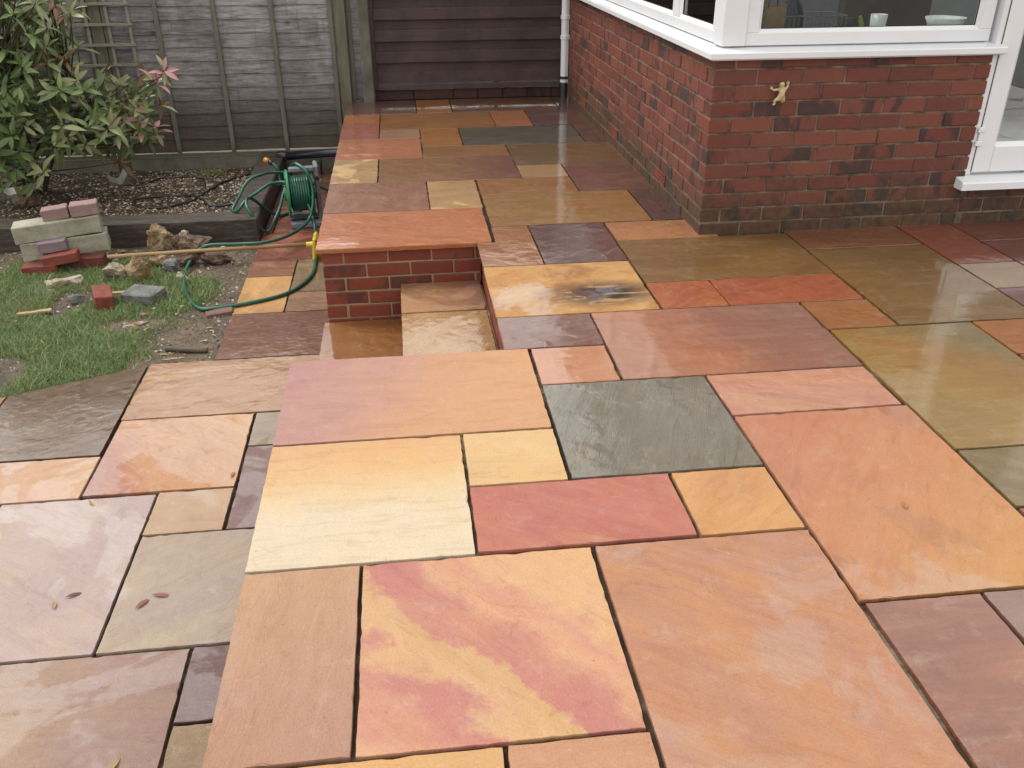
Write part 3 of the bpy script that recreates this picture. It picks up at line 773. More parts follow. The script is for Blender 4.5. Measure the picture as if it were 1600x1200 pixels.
# frames: boxes between x (or y) ranges; the front frame plane lies 45 mm behind the wall face
FZ0, FZ1 = .9255, 2.05
FY = HY + .040
fr = box("corner_post", (HX + .030, HX + .150, HY + .030, HY + .150, FZ0, FZ1), M_UPVC, house, bev=.004)
def window(axis, a0, a1, post=.062):
    """axis 'x': front window between x a0..a1; axis 'y': side window between y a0..a1"""
    def bx(p0, p1, d0, d1, z0, z1, bev=.003):
        bm = bmesh.new()
        if axis == 'x': add_box(bm, p0, p1, HY + d0, HY + d1, z0, z1, bev)
        else: add_box(bm, HX + d0, HX + d1, p0, p1, z0, z1, bev)
        return bm
    f = bx(a0, a1, .040, .105, FZ0, FZ0 + .058)
    def addto(bm, bm_b):
        me = bpy.data.meshes.new("t"); bm_b.to_mesh(me); bm_b.free(); bm.from_mesh(me); bpy.data.meshes.remove(me)
    addto(f, bx(a0, a1, .040, .105, FZ1 - .058, FZ1))
    addto(f, bx(a0, a0 + post, .0405, .1045, FZ0 + .058, FZ1 - .058)); addto(f, bx(a1 - post, a1, .0405, .1045, FZ0 + .058, FZ1 - .058))
    w = bm_obj("window_frame", f, M_UPVC, house)
    # glazing bead, sloping
    i0, i1, zz0, zz1 = a0 + post, a1 - post, FZ0 + .058, FZ1 - .058
    bm = bmesh.new(); o = [(i0, zz0), (i1, zz0), (i1, zz1), (i0, zz1)]; k = .016
    q = [(i0 + k, zz0 + k), (i1 - k, zz0 + k), (i1 - k, zz1 - k), (i0 + k, zz1 - k)]
    def pt(p, d): return (p[0], HY + d, p[1]) if axis == 'x' else (HX + d, p[0], p[1])
    O = [bm.verts.new(pt(p, .046)) for p in o]; Q = [bm.verts.new(pt(p, .060)) for p in q]; Q2 = [bm.verts.new(pt(p, .074)) for p in q]
    for i in range(4):
        j = (i + 1) % 4
        bm.faces.new((O[i], O[j], Q[j], Q[i])); bm.faces.new((Q[i], Q[j], Q2[j], Q2[i]))
    bmesh.ops.recalc_face_normals(bm, faces=bm.faces)
    bm_obj("glazing_bead", bm, M_UPVC, w)
    bm = bx(i0 + k + .0005, i1 - k - .0005, .0655, .0695, zz0 + k + .0005, zz1 - k - .0005, 0)
    bm_obj("pane", bm, M_GLASS, w)
    g = bmesh.new()
    for (p0, p1, z0_, z1_) in [(i0 + k - .001, i0 + k + .005, zz0 + k, zz1 - k), (i1 - k - .005, i1 - k + .001, zz0 + k, zz1 - k), (i0 + k, i1 - k, zz0 + k - .001, zz0 + k + .003)]:
        if axis == 'x': add_box(g, p0, p1, HY + .0615, HY + .065, z0_, z1_)
        else: add_box(g, HX + .0615, HX + .065, p0, p1, z0_, z1_)
    bm_obj("gasket", g, M_DARKGAP, w)
window('x', HX + .151, 2.925)
window('y', HY + .151, 5.190, .058)
window('y', 5.191, 6.40, .058)
window('y', 6.401, 7.60, .058)
window('y', 7.601, 8.19, .058)
# head beam, eaves and glazed roof (out of the photograph, but they are mirrored and let light in)
M_WALLUP = mat_simple("upper_brickwork", lin((140, 66, 52)), .8, .3, 30, .25, .4)
extr_L("head_beam", [(.0, 2.051), (.0, 2.20), (-.12, 2.20), (-.12, 2.051)], 6.0, 8.2, M_UPVC, house)
extr_L("gutter", [(.12, 2.12), (.12, 2.20), (.004, 2.20), (.004, 2.12)], 6.0, 8.2, M_UPVC, house)
t = NT("roof_glazing")
tr_ = t.n("BsdfTransparent"); tr_.inputs[0].default_value = (.80, .82, .83, 1); gl_ = t.n("BsdfGlossy"); gl_.inputs[1].default_value = .05
fr_ = t.n("Fresnel"); fr_.inputs[0].default_value = 1.5; mx_ = t.n("MixShader")
t.set(mx_.inputs[0], fr_.outputs[0]); t.set(mx_.inputs[1], tr_.outputs[0]); t.set(mx_.inputs[2], gl_.outputs[0]); t.t.links.new(mx_.outputs[0], t.out.inputs[0])
bm = bmesh.new()
vs = [bm.verts.new(p) for p in [(HX - .02, HY - .02, 2.201), (6.0, HY - .02, 2.201), (6.0, HY + 2.5, 3.2), (HX + 2.5, HY + 2.5, 3.2), (HX + 2.5, 8.2, 3.2), (HX - .02, 8.2, 2.201)]]
bm.faces.new((vs[0], vs[1], vs[2], vs[3])); bm.faces.new((vs[0], vs[3], vs[4], vs[5]))
rg = bm_obj("roof_glazing", bm, t.m, house)
bm = bmesh.new()
for k in range(7):
    x = HX + .6 + k * .62
    add_tube(bm, [(x, HY - .02, 2.215), (x, HY + 2.5 if x > HX + 2.5 else HY + x - HX, 3.21 if x > HX + 2.5 else 2.215 + (x - HX) * .4)], .02, 6)
for k in range(5):
    y = HY + .6 + k * .66
    add_tube(bm, [(HX - .02, y, 2.215), (HX + min(2.5, y - HY), y, 2.215 + min(2.5, y - HY) * .4)], .02, 6)
bm_obj("glazing_bar", bm, M_UPVC, rg)
# door
door = bmesh.new()
DX = 2.9455
add_box(door, DX, DX + .030, HY + .010, HY + .080, .262, 2.05, .002)
add_box(door, DX + .0305, DX + .130, HY + .004, HY + .075, .275, 2.0, .004)
add_box(door, DX + .1305, DX + .80, HY + .004, HY + .075, .275, .410, .004)
add_box(door, DX + .1305, DX + .80, HY + .004, HY + .075, 1.88, 2.0, .004)
add_box(door, DX + .0305, 4.8, HY + .012, HY + .080, 2.0005, 2.05, .002)
add_box(door, DX + .8005, DX + .90, HY + .004, HY + .075, .275, 2.0, .004)
door_o = bm_obj("door", door, M_UPVC, house)
bm = bmesh.new()
i0, i1, zz0, zz1, k = DX + .130, DX + .800, .410, 1.88, .018
O = [bm.verts.new((x, HY + .010, z)) for x, z in [(i0, zz0), (i1, zz0), (i1, zz1), (i0, zz1)]]
Q = [bm.verts.new((x, HY + .026, z)) for x, z in [(i0 + k, zz0 + k), (i1 - k, zz0 + k), (i1 - k, zz1 - k), (i0 + k, zz1 - k)]]
Q2 = [bm.verts.new((v.co.x, HY + .045, v.co.z)) for v in Q]
for i in range(4):
    j = (i + 1) % 4; bm.faces.new((O[i], O[j], Q[j], Q[i])); bm.faces.new((Q[i], Q[j], Q2[j], Q2[i]))
bmesh.ops.recalc_face_normals(bm, faces=bm.faces)
bm_obj("glazing_bead", bm, M_UPVC, door_o)
box("pane", (i0 + k, i1 - k, HY + .030, HY + .034, zz0 + k, zz1 - k), M_GLASS, door_o)
bm = bmesh.new()
for z in (.415, .485): add_box(bm, DX + .012, DX + .046, HY - .008, HY + .006, z, z + .026, .003)
add_box(bm, DX + .022, DX + .040, HY - .005, HY + .004, .441, .485, .002)
bm_obj("hinge", bm, M_UPVC, door_o)
box("door_gap_shade", (DX + .0295, DX + .0312, HY + .006, HY + .03, .28, 1.99), M_DARKGAP, door_o)  # dark strip painting the shade of the gap beside the door
box("door_leaf", (DX + .91, 4.8, HY + .006, HY + .075, .275, 2.0), M_UPVC, house, bev=.004)
box("side_wall", (4.801, 6.0, HY + .004, HY + .2, .197, 2.05), M_WALLUP, house)
bm = bmesh.new()
prof = [(-.070, .2005), (-.070, .235), (-.064, .243), (.02, .2615), (.09, .2615), (.09, .2005)]
A = [bm.verts.new((2.895, HY + d, z)) for d, z in prof]; B = [bm.verts.new((4.9, HY + d, z)) for d, z in prof]
for i in range(len(prof)): j = (i + 1) % len(prof); bm.faces.new((A[i], A[j], B[j], B[i]))
bm.faces.new(A); bm.faces.new(B[::-1]); bmesh.ops.recalc_face_normals(bm, faces=bm.faces)
bm_obj("door_sill", bm, M_UPVC, house)
# rough render line where the brick reveal meets the door frame
bm = bmesh.new()
for c in range(12):
    zc = -.012 + c * CZ
    if zc > .19 and zc < .84: add_box(bm, 2.9365, 2.9450, HY + .004, HY + .05, zc - .006, zc + .072)
bm_obj("sealant", bm, M_UPVC, house)
# inside
M_IN = mat_simple("interior_plaster", lin((190, 194, 196)), .8, .3, 4, .1)
M_IND = mat_simple("interior_dark", lin((84, 78, 78)), .8, .3, 3, .3)
bm = bmesh.new()
for (b) in [(HX + .2, 5.9, 6.9, 6.95, 0, .95), (HX + .2, 5.9, 6.9, 6.95, 2.25, 2.6), (HX + .2, 2.3, 6.9, 6.95, .95, 2.25), (5.2, 5.9, 6.9, 6.95, .95, 2.25), (5.9, 5.95, HY + .2, 6.9, 0, 2.6), (HX + .2, 5.9, HY + .2, 6.9, -.04, 0.0), (2.5, 2.55, 6.96, 8.15, 0, 2.4)]: add_box(bm, *b)  # rear wall left open in the middle, added to let daylight in
bm_obj("interior_wall", bm, M_IN, house)
box("interior_curtain", (2.95, 3.55, 6.0, 6.1, 0.1, 2.3), M_IND, house)
M_BOARD = mat_simple("window_board", lin((150, 152, 154)), .4, .4, 6, .1)
bm = bmesh.new()
add_box(bm, HX + .161, 2.93, HY + .161, HY + .62, .905, .926)
add_box(bm, HX + .161, HX + .62, HY + .621, 8.15, .905, .926)
bm_obj("window_board", bm, M_BOARD, house)

# things on the window board inside
M_CARD = mat_simple("brown_paper", (.52, .36, .20), .8, .2, 30, .1)
bag = thing("paper_bag", "open brown paper bag standing behind the window glass", "bag", (1.815, HY + .185, .926))
bm = bmesh.new(); w_, d_, h_ = .075, .05, .165
pts = [(-w_, -d_), (w_, -d_), (w_, d_), (-w_, d_)]
lo_ = [bm.verts.new((x, y, 0)) for x, y in pts]; hi_ = [bm.verts.new((x * 1.06 + .004, y * .8, h_ + .012 * (i % 2) - .02 * (i == 0))) for i, (x, y) in enumerate(pts)]
bm.faces.new(lo_[::-1])
for i in range(4): bm.faces.new((lo_[i], lo_[(i + 1) % 4], hi_[(i + 1) % 4], hi_[i]))
bmesh.ops.solidify(bm, geom=list(bm.faces), thickness=.002)
bm_obj("bag_body", bm, M_CARD, bag)
tube("handle", catmull([(-.01, -.03, .15), (.0, -.035, .21), (.02, -.035, .24), (.035, -.03, .2), (.04, -.03, .15)]), .003, M_DARKGAP, bag)
rack = thing("dish_rack", "dark wire dish rack behind the window glass", "dish rack", (2.07, HY + .27, .926))
M_WIRE = mat_simple("grey_wire", (.16, .18, .2), .4, .5)
bm = bmesh.new()
for z in (.01, .06, .115):
    add_tube(bm, [(-.16, -.09, z), (.16, -.09, z), (.16, .09, z), (-.16, .09, z), (-.16, -.09, z)], .004, 5)
for i in range(14):
    x = -.16 + .32 * i / 13
    add_tube(bm, [(x, -.09, .115), (x, -.09, .01), (x, .09, .01), (x, .09, .115)], .0025, 4)
bm_obj("wire_frame", bm, M_WIRE, rack)
bm = bmesh.new()
for i in range(2): add_lathe(bm, [(.01, 0), (.085, .006), (.09, .012), (.085, .012), (.01, .004)], 20, Matrix.Translation((-.1 + i * .03, .01, .10)) @ Matrix.Rotation(R(83), 4, 'Y'))
bm_obj("plate", bm, mat_simple("dark_plate", (.05, .07, .10), .3, .5), rack)
cup = bmesh.new(); add_lathe(cup, [(.001, 0), (.032, 0), (.036, .02), (.040, .118), (.036, .118), (.032, .02), (.001, .012)], 24)
tag(bm_obj("mug", cup, mat_simple("white_ceramic", (.78, .80, .80), .2, .5), None, (2.405, HY + .19, .926), smooth=True), "tall white ceramic mug behind the window glass", "mug")
bowl = bmesh.new(); add_lathe(bowl, [(.001, 0), (.06, 0), (.085, .06), (.10, .092), (.094, .092), (.078, .06), (.05, .012), (.001, .012)], 28)
tag(bm_obj("bowl", bowl, mat_simple("cream_ceramic", (.72, .74, .70), .25, .5), None, (2.80, HY + .25, .926), smooth=True), "wide pale bowl behind the window glass near the door", "bowl")
sp = thing("sponge_brush", "black and lime green washing-up brush beside the dish rack", "brush", (2.27, HY + .22, .926))
bm = bmesh.new(); add_tube(bm, [(0, 0, .03), (0, 0, .07), (.0, 0, .10)], [.045, .05, .03], 10); bm_obj("bristles", bm, M_DARKGAP, sp)
bm = bmesh.new(); add_tube(bm, [(.03, -.02, .03), (.05, -.02, .07), (.04, -.02, .11)], [.012, .018, .008], 8); bm_obj("handle", bm, mat_simple("lime_plastic", lin((170, 200, 60)), .4), sp)

# wall ornament: small climbing figure seen from behind
M_FIG = NT("painted_resin"); _v = M_FIG.obj()
M_FIG.bsdf(M_FIG.mix(M_FIG.rng(M_FIG.noise(_v, 40, 5, .7), .45, .62), lin((255, 226, 176)), lin((196, 190, 140))), .55, M_FIG.bump(M_FIG.noise(_v, 120, 3), .4, .002), .4); M_FIG = M_FIG.m
def skin_obj(name, nodes, edges, mat, parent=None, loc=(0, 0, 0), sub=2, root=0):
    me = bpy.data.meshes.new(name); me.from_pydata([n[:3] for n in nodes], edges, []); me.update()
    o = mobj(name, me, parent, loc)
    md = o.modifiers.new("skin", 'SKIN'); md.use_smooth_shade = True
    sv = me.skin_vertices[0].data
    for i, n in enumerate(nodes):
        r = n[3]; sv[i].radius = (r, r) if not isinstance(r, tuple) else r
        sv[i].use_root = (i == root)
    s = o.modifiers.new("sub", 'SUBSURF'); s.levels = sub; s.render_levels = sub
    me.materials.append(mat)
    return o
fig = thing("climbing_figurine", "small cream figurine climbing the brick wall under the window sill", "ornament", (1.855, HY - .024, .690))
nodes = [(0, 0, 0, .016), (.002, -.002, .022, .013), (.004, -.001, .040, .014), (.000, 0, .052, .009), (-.004, -.004, .066, .016), (-.004, -.002, .076, .011),
         (-.018, .004, .040, .0075), (-.034, .008, .036, .006), (-.044, .014, .040, .005),
         (.020, .004, .042, .0075), (.030, .008, .050, .006), (.033, .014, .062, .005),
         (-.014, .004, -.008, .011), (-.030, .000, -.010, .009), (-.026, .004, -.028, .006), (-.036, .002, -.034, .005),
         (.016, .004, -.006, .011), (.022, .006, -.016, .008), (.006, .008, -.022, .005)]
edges = [(0, 1), (1, 2), (2, 3), (3, 4), (4, 5), (2, 6), (6, 7), (7, 8), (2, 9), (9, 10), (10, 11), (0, 12), (12, 13), (13, 14), (14, 15), (0, 16), (16, 17), (17, 18)]
skin_obj("body", nodes, edges, M_FIG, fig)
bm = bmesh.new()
for hx, hz, d in ((-.044, .040, -1), (.033, .062, 1)):
    for k in range(5):
        a = (R(70 + 25 * k) if d < 0 else R(10 + 30 * k))
        ln = (.009, .013, .015, .013, .010)[k]
        add_tube(bm, [(hx, .014, hz), (hx + math.cos(a) * ln * .6, .015, hz + math.sin(a) * ln * .6), (hx + math.cos(a) * ln, .020, hz + math.sin(a) * ln)], [.003, .0027, .0018], 6)
bm_obj("fingers", bm, M_FIG, fig, smooth=True)

# ------------------------------------------------------------------ far end: panel, posts, downpipe
def mat_wood(name, stops, dirs=(1.2, 14, 14), rough=.75, wetz=None, moss=0, coat=None, blotch=0):
    t = NT(name); o = t.obj(); rd = t.rnd()
    vv = t.n("VectorMath", operation='ADD'); t.set(vv.inputs[0], o); t.set(vv.inputs[1], t.comb(t.math('MULTIPLY', rd, 53.1), t.math('MULTIPLY', rd, 17.7), t.math('MULTIPLY', rd, 29.3)))
    v = t.mapping(vv.outputs[0], scale=dirs)
    n = t.noise(v, 3.0, 6, .65, .6); n2 = t.noise(v, 11, 5, .7)
    c = t.ramp(t.math('ADD', t.math('MULTIPLY', n, .6), t.math('MULTIPLY', n2, .4)), [(p_, lin(c_)) for p_, c_ in stops])
    c = t.mix(t.rng(rd, 0, 1, 0, .28), c, t.mix(1, c, (.72, .70, .70, 1), 'MULTIPLY'))
    p = t.pos()
    if blotch:                                                     # rain stains, runs and old knots
        nb_ = t.noise(t.mapping(p, scale=(1, 1, .8)), 2.2, 6, .68, .6); nk = t.noise(t.mapping(p, (3, 0, 0), scale=(7, 1, 1.2)), 3, 5, .65, .3)
        c = t.mix(t.rng(nb_, .44, .62, 0, blotch), c, t.mix(1, c, (.52, .48, .46, 1), 'MULTIPLY'))
        c = t.mix(t.rng(nk, .54, .70, 0, blotch * .7), c, t.mix(1, c, (.60, .54, .50, 1), 'MULTIPLY'))
        vk = t.n("TexVoronoi"); t.set(vk.inputs['Vector'], t.mapping(vv.outputs[0], scale=(3.2, 1, 6))); vk.inputs['Scale'].default_value = 1.0
        c = t.mix(t.rng(vk.outputs['Distance'], .05, .11, .75 * blotch, 0), c, lin((52, 42, 36)))
    if wetz is not None:                                            # soaked, darker brown boards near the soil
        z = t.math('ADD', t.xyz(p)[2], t.math('MULTIPLY', t.math('SUBTRACT', t.noise(p, 2.2, 5, .65, .5), .5), .55))
        c = t.mix(t.rng(z, wetz + .30, wetz - .28, 0, .85, True), c, t.mix(n2, lin((64, 52, 43)), lin((118, 98, 80))))
    if moss:
        z = t.math('ADD', t.xyz(p)[2], t.math('MULTIPLY', t.noise(p, 7, 5, .7), -.35))
        c = t.mix(t.math('MULTIPLY', t.rng(z, -.50, -.62, 0, 1, True), moss), c, lin((98, 104, 48)))
        ng = t.noise(p, 1.6, 4, .6)
        c = t.mix(t.rng(ng, .5, .72, 0, moss * .5), c, lin((104, 106, 78)))
    t.bsdf(c, rough, t.bump(t.math('ADD', n, n2), .5, .005), .3, coat)
    return t.m
M_GREYWOOD = mat_wood("weathered_fence", [(.28, (112, 104, 100)), (.42, (168, 160, 156)), (.55, (214, 210, 212)), (.66, (232, 230, 232)), (.78, (158, 146, 136))], wetz=.04, moss=.22, blotch=.75)
M_BATTEN = mat_wood("fence_batten", [(.3, (116, 110, 98)), (.55, (156, 150, 136)), (.75, (130, 124, 110))], dirs=(14, 14, 1.2), moss=.6)
M_POSTW = mat_wood("fence_post_wood", [(.3, (122, 120, 98)), (.55, (164, 160, 136)), (.75, (140, 136, 112))], dirs=(10, 10, 1.0), moss=.9)
M_BROWN = mat_wood("brown_stain", [(.3, (86, 68, 65)), (.5, (112, 92, 88)), (.66, (98, 80, 76)), (.8, (150, 130, 125))], rough=.5, blotch=.6)
def mat_conc(name, a, b, moss=.4):
    t = NT(name); p = t.pos()
    n = t.noise(p, 5, 6, .65); n2 = t.noise(p, 60, 5, .7)
    c = t.mix(t.rng(n, .35, .65), lin(a), lin(b)); c = t.mix(t.rng(n2, .5, .7, 0, .4), c, lin((92, 88, 78)))
    c = t.mix(t.rng(t.noise(p, 3, 5, .6), .52, .70, 0, moss), c, lin((102, 104, 66)))
    t.bsdf(c, .85, t.bump(n2, .6, .004), .25)
    return t.m
M_CONC = mat_conc("grey_concrete", (150, 146, 132), (120, 116, 104))
M_CONCD = mat_conc("damp_concrete", (160, 154, 138), (128, 122, 108))

gate = thing("board_fence", "dark brown horizontal board fence panel closing the end of the patio", "fence", (.62, 8.40, 0))
def gb(name, z0_, z1_, y0, y1, x0=-.19, x1=1.60, bev=.003):
    o = box(name, (x0 - .62, x1 - .62, y0 - 8.40, y1 - 8.40, z0_, z1_), M_BROWN, gate, bev=bev); return o
zf = [(.674, .766), (.496, .590), (.319, .412), (.852, .944), (1.03, 1.122), (1.208, 1.30), (1.386, 1.478), (1.564, 1.656)]
for a, b in zf: gb("board", a, b, 8.352, 8.384, bev=.002)
zb = [(.404, .505), (.582, .684), (.758, .860), (.936, 1.038), (1.114, 1.216), (1.292, 1.394), (1.47, 1.572), (.228, .328)]
for a, b in zb: gb("board", a, b, 8.394, 8.408)
gb("board", .136, .240, 8.386, 8.404)
gb("bottom_rail", .090, .134, 8.346, 8.410)
gb("stile", .09, 1.66, 8.360, 8.412, -.235, -.191); gb("stile", .09, 1.66, 8.360, 8.412, 1.601, 1.64)
for x in (.18, .86): gb("back_batten", .09, 1.66, 8.409, 8.43, x, x + .04)
pl = thing("brick_plinth", "single dark row of bricks under the brown fence panel", "brick plinth", (.6, 8.36, 0))
pc = box("mortar_core", (-.80, 1.02, .030, .10, -.02, .080), M_DARKGAP, pl)
x = -.22
for wd in (.34, .35, .215, .215, .215, .215, .215):
    me = brick_mesh(wd, .085, .09, M_PBRICK, BR.randrange(3)); mobj("brick", me, pc, (x - .6, .018, -.004)); x += wd + .011
# concrete post standing on the patio
post = bmesh.new(); add_box(post, -.047, .047, -.045, .045, -.01, 1.75, .008)
tag(bm_obj("concrete_post", post, M_CONC, None, (-.272, 8.262, 0)), "grey concrete post standing at the corner of the patio by the brown panel", "post")
post = bmesh.new(); add_box(post, -.05, .05, -.05, .05, -.66, 1.7, .004)
tag(bm_obj("fence_post", post, M_POSTW, None, (-.485, 8.50, 0)), "green tinged timber post at the end of the grey fence", "post")
inf = thing("fence_infill", "narrow strip of weathered boards between the timber and concrete posts", "fence", (-.31, 8.52, 0))
for k in range(13):
    z_ = -.1 + k * .135
    bm = bmesh.new(); add_box(bm, -.165, .13, 0, .012, 0, .15, .002); bm_obj("board", bm, M_GREYWOOD, inf, (0, .0, z_), (R(4), 0, 0))
box("batten", (-.118, -.083, -.025, -.004, -.1, 1.68), M_BATTEN, inf)

dp = thing("downpipe", "white plastic downpipe with a black foot at the house corner", "downpipe", (1.485, 8.262, 0))
M_PIPEW = mat_simple("white_pipe", (.62, .63, .645), .25, .5, 8, .05)
bm = bmesh.new(); add_lathe(bm, [(.034, .175), (.034, 2.55)], 20); bm_obj("pipe", bm, M_PIPEW, dp, smooth=False)
for z_ in (.50, .665, 1.6):
    bm = bmesh.new(); add_lathe(bm, [(.034, z_), (.041, z_ + .003), (.041, z_ + .035), (.034, z_ + .038)], 20)
    add_box(bm, .028, .06, -.012, .03, z_ + .004, z_ + .034); bm_obj("collar", bm, M_PIPEW, dp)
bm = bmesh.new(); add_lathe(bm, [(.043, 0), (.043, .125), (.040, .135), (.036, .136)], 20); bm_obj("foot", bm, M_BLACK, dp)
bm = bmesh.new(); add_lathe(bm, [(.036, .137), (.036, .165)], 20); bm_obj("socket", bm, M_PIPEW, dp)
bm = bmesh.new(); add_lathe(bm, [(.042, .166), (.042, .188), (.036, .189)], 20); bm_obj("seal_ring", bm, M_BLACK, dp)

# ------------------------------------------------------------------ garden fence
FYY = 8.46
def wavy_slat(x0, x1, h, seed, mat, parent, loc, tilt):
    vs = []; fs = []; n = 26
    for i in range(n + 1):
        x = x0 + (x1 - x0) * i / n
        wv = .012 * mnoise.noise(Vector((x * 2.3, seed * 7.1, 0))) + .006 * mnoise.noise(Vector((x * 8, seed * 3.3, 2)))
        vs += [(x, 0, wv), (x, 0, h), (x, .009, h), (x, .009, wv)]
    for i in range(n):
        a = i * 4; b = a + 4
        for k in range(4): fs.append((a + k, b + k, b + (k + 1) % 4, a + (k + 1) % 4))
    fs.append((0, 1, 2, 3)); fs.append((n * 4 + 3, n * 4 + 2, n * 4 + 1, n * 4))
    return mobj("slat", mesh_from("slat", vs, fs, mat), parent, loc, (tilt, 0, 0))
def fence(x0, x1, label, battens, seed):
    t = thing("lap_fence", label, "fence", ((x0 + x1) / 2, FYY, -.45), group=None)
    hw_ = (x1 - x0) / 2
    zz = .02; k = 0
    while zz < 1.78:
        wavy_slat(-hw_, hw_, .142, seed + k, M_GREYWOOD, t, (0, .004, zz), R(-5.0)); zz += .112; k += 1
    for bx in battens:
        box("batten", (bx - (x0 + x1) / 2 - .019, bx - (x0 + x1) / 2 + .019, -.030, -.006, .012, 1.82), M_BATTEN, t, bev=.002)
    box("bottom_rail", (-hw_, hw_, -.032, -.004, -.015, .011), M_BATTEN, t, bev=.002)
    box("top_rail", (-hw_, hw_, -.03, .03, 1.825, 1.86), M_BATTEN, t, bev=.002)
    return t
fence(-2.475, -.515, "weathered grey overlap fence panel behind the hose reel", [-2.45, -2.026, -1.545, -1.061, -.563], 1)
fence(-4.50, -2.585, "weathered grey overlap fence panel behind the leafy shrub", [-4.47, -4.0, -3.53, -3.06, -2.61], 40)
post = bmesh.new(); add_box(post, -.05, .05, -.05, .05, -.66, 1.6, .004)
tag(bm_obj("fence_post", post, M_POSTW, None, (-2.53, 8.49, 0)), "timber fence post behind the trellis", "post")
for (a, b, lb) in ((-2.475, -.54, "long grey concrete gravel board under the fence beside the path"), (-4.5, -2.585, "long grey concrete gravel board under the fence behind the shrub")):
    bm = bmesh.new(); add_box(bm, a, b, 8.438, 8.485, -.72, -.472, .004)
    tag(bm_obj("gravel_board", bm, M_CONCD, None), lb, "gravel board")
# trellis leaning on the fence
tr = thing("trellis", "square timber trellis fixed to the grey fence behind the shrub", "trellis", (-2.55, 8.40, 0), (0, 0, 0))
M_TRELL = mat_wood("trellis_wood", [(.3, (150, 148, 130)), (.55, (196, 192, 172)), (.75, (168, 164, 144))], dirs=(8, 8, 8), moss=.15)
for k in range(5):
    xx = .30 - k * .172
    box("upright", (xx - .012, xx + .012, .012, .026, -.32, 1.20), M_TRELL, tr, bev=.001)
for k in range(9):
    z_ = -.145 + k * .163
    box("crosspiece", (-.42, .325, -.004, .011, z_ - .011, z_ + .011), M_TRELL, tr, bev=.001)
box("crosspiece", (-.30, .42, -.004, .011, -.29, -.268), M_TRELL, tr, bev=.001)

# ------------------------------------------------------------------ planting bed
M_SLEEP = mat_wood("dark_sleeper", [(.3, (56, 48, 42)), (.5, (86, 76, 67)), (.62, (122, 110, 98)), (.78, (74, 64, 56))], dirs=(1.5, 12, 12), rough=.6)
def sleeper(x0, x1, y0, y1, label, z0_=-.70, z1_=-.438):
    bm = bmesh.new(); add_box(bm, -(x1 - x0) / 2, (x1 - x0) / 2, -(y1 - y0) / 2, (y1 - y0) / 2, 0, z1_ - z0_)
    bmesh.ops.subdivide_edges(bm, edges=[e for e in bm.edges if e.calc_length() > .5], cuts=24)
    bmesh.ops.bevel(bm, geom=[e for e in bm.edges if e.is_manifold and e.calc_face_angle(0) > 1], offset=.010, segments=1, affect='EDGES')
    for v in bm.verts: v.co += Vector((0, 1, 0)) * .006 * mnoise.noise(v.co * 7) + Vector((0, 0, 1)) * .006 * mnoise.noise(v.co * 6 + Vector((3, 1, 2)))
    o = bm_obj("railway_sleeper", bm, M_SLEEP, None, ((x0 + x1) / 2, (y0 + y1) / 2, z0_)); return tag(o, label, "sleeper")
sleeper(-2.36, -1.075, 6.36, 6.56, "dark wet timber sleeper edging the bed behind the rubble")
sleeper(-4.6, -2.365, 6.37, 6.57, "dark timber sleeper edging the bed behind the stacked blocks")
sleeper(-1.30, -1.085, 6.565, 8.43, "dark timber sleeper beside the hose reel running to the fence", z1_=-.45)

def bed_z(x, y):
    t_ = min(1, max(0, (y - 6.5) / 1.9))
    return -.462 - .125 * t_ + .02 * mnoise.noise(Vector((x * 2, y * 2, 4))) + .010 * mnoise.noise(Vector((x * 8, y * 8, 1)))
bed = sheet("planting_bed", -5.0, -1.30, 6.50, 8.46, 120, 66, bed_z, None)
t = NT("bed_soil"); p = t.pos()
n = t.noise(p, 5, 6, .65); n2 = t.noise(p, 55, 5, .75); n3 = t.noise(p, 16, 4)
c = t.ramp(n, [(.35, lin((56, 44, 36))), (.55, lin((88, 70, 54))), (.7, lin((112, 88, 62)))])
c = t.mix(t.rng(n2, .52, .70, 0, .7), c, lin((128, 110, 86)))
t.bsdf(c, .8, t.bump(t.math('ADD', n2, t.math('MULTIPLY', n3, 2)), 1, .02), .25)
bed.data.materials.append(t.m); bed['kind'] = 'structure'

def stones_mesh(name, pts, mats, seed, flat=.6):
    """many small angular pebbles as one mesh"""
    rs = np.random.RandomState(seed)
    base = np.array([(1, 0, 0), (-1, 0, 0), (0, 1, 0), (0, -1, 0), (0, 0, 1), (0, 0, -1)], float)
    F = np.array([(0, 2, 4), (2, 1, 4), (1, 3, 4), (3, 0, 4), (2, 0, 5), (1, 2, 5), (3, 1, 5), (0, 3, 5)])
    V = []; FF = []; MI = []
    for i, (x, y, z, r) in enumerate(pts):
        b = base * (rs.uniform(.7, 1.25, (6, 1)) * r) + rs.normal(0, .12 * r, (6, 3))
        b[:, 2] *= flat
        a = rs.uniform(0, 6.28); ca_, sa = math.cos(a), math.sin(a)
        q = np.stack([b[:, 0] * ca_ - b[:, 1] * sa, b[:, 0] * sa + b[:, 1] * ca_, b[:, 2]], 1) + np.array([x, y, z])
        V.append(q); FF.append(F + 6 * i); MI.append(np.full(8, rs.randint(len(mats))))
    V = np.concatenate(V); FF = np.concatenate(FF); MI = np.concatenate(MI)
    me = bpy.data.meshes.new(name)
    me.from_pydata(V.tolist(), [], FF.tolist()); me.update()
    for m in mats: me.materials.append(m)
    me.polygons.foreach_set('material_index', MI.astype(np.int32))
    return me
PEB = [mat_simple("pebble", lin(c), .55, .4, 60, .25) for c in [(196, 180, 150), (168, 138, 96), (132, 110, 86), (214, 206, 190), (104, 92, 80), (150, 122, 88), (88, 76, 66)]]
rs = np.random.RandomState(3)
pts = []
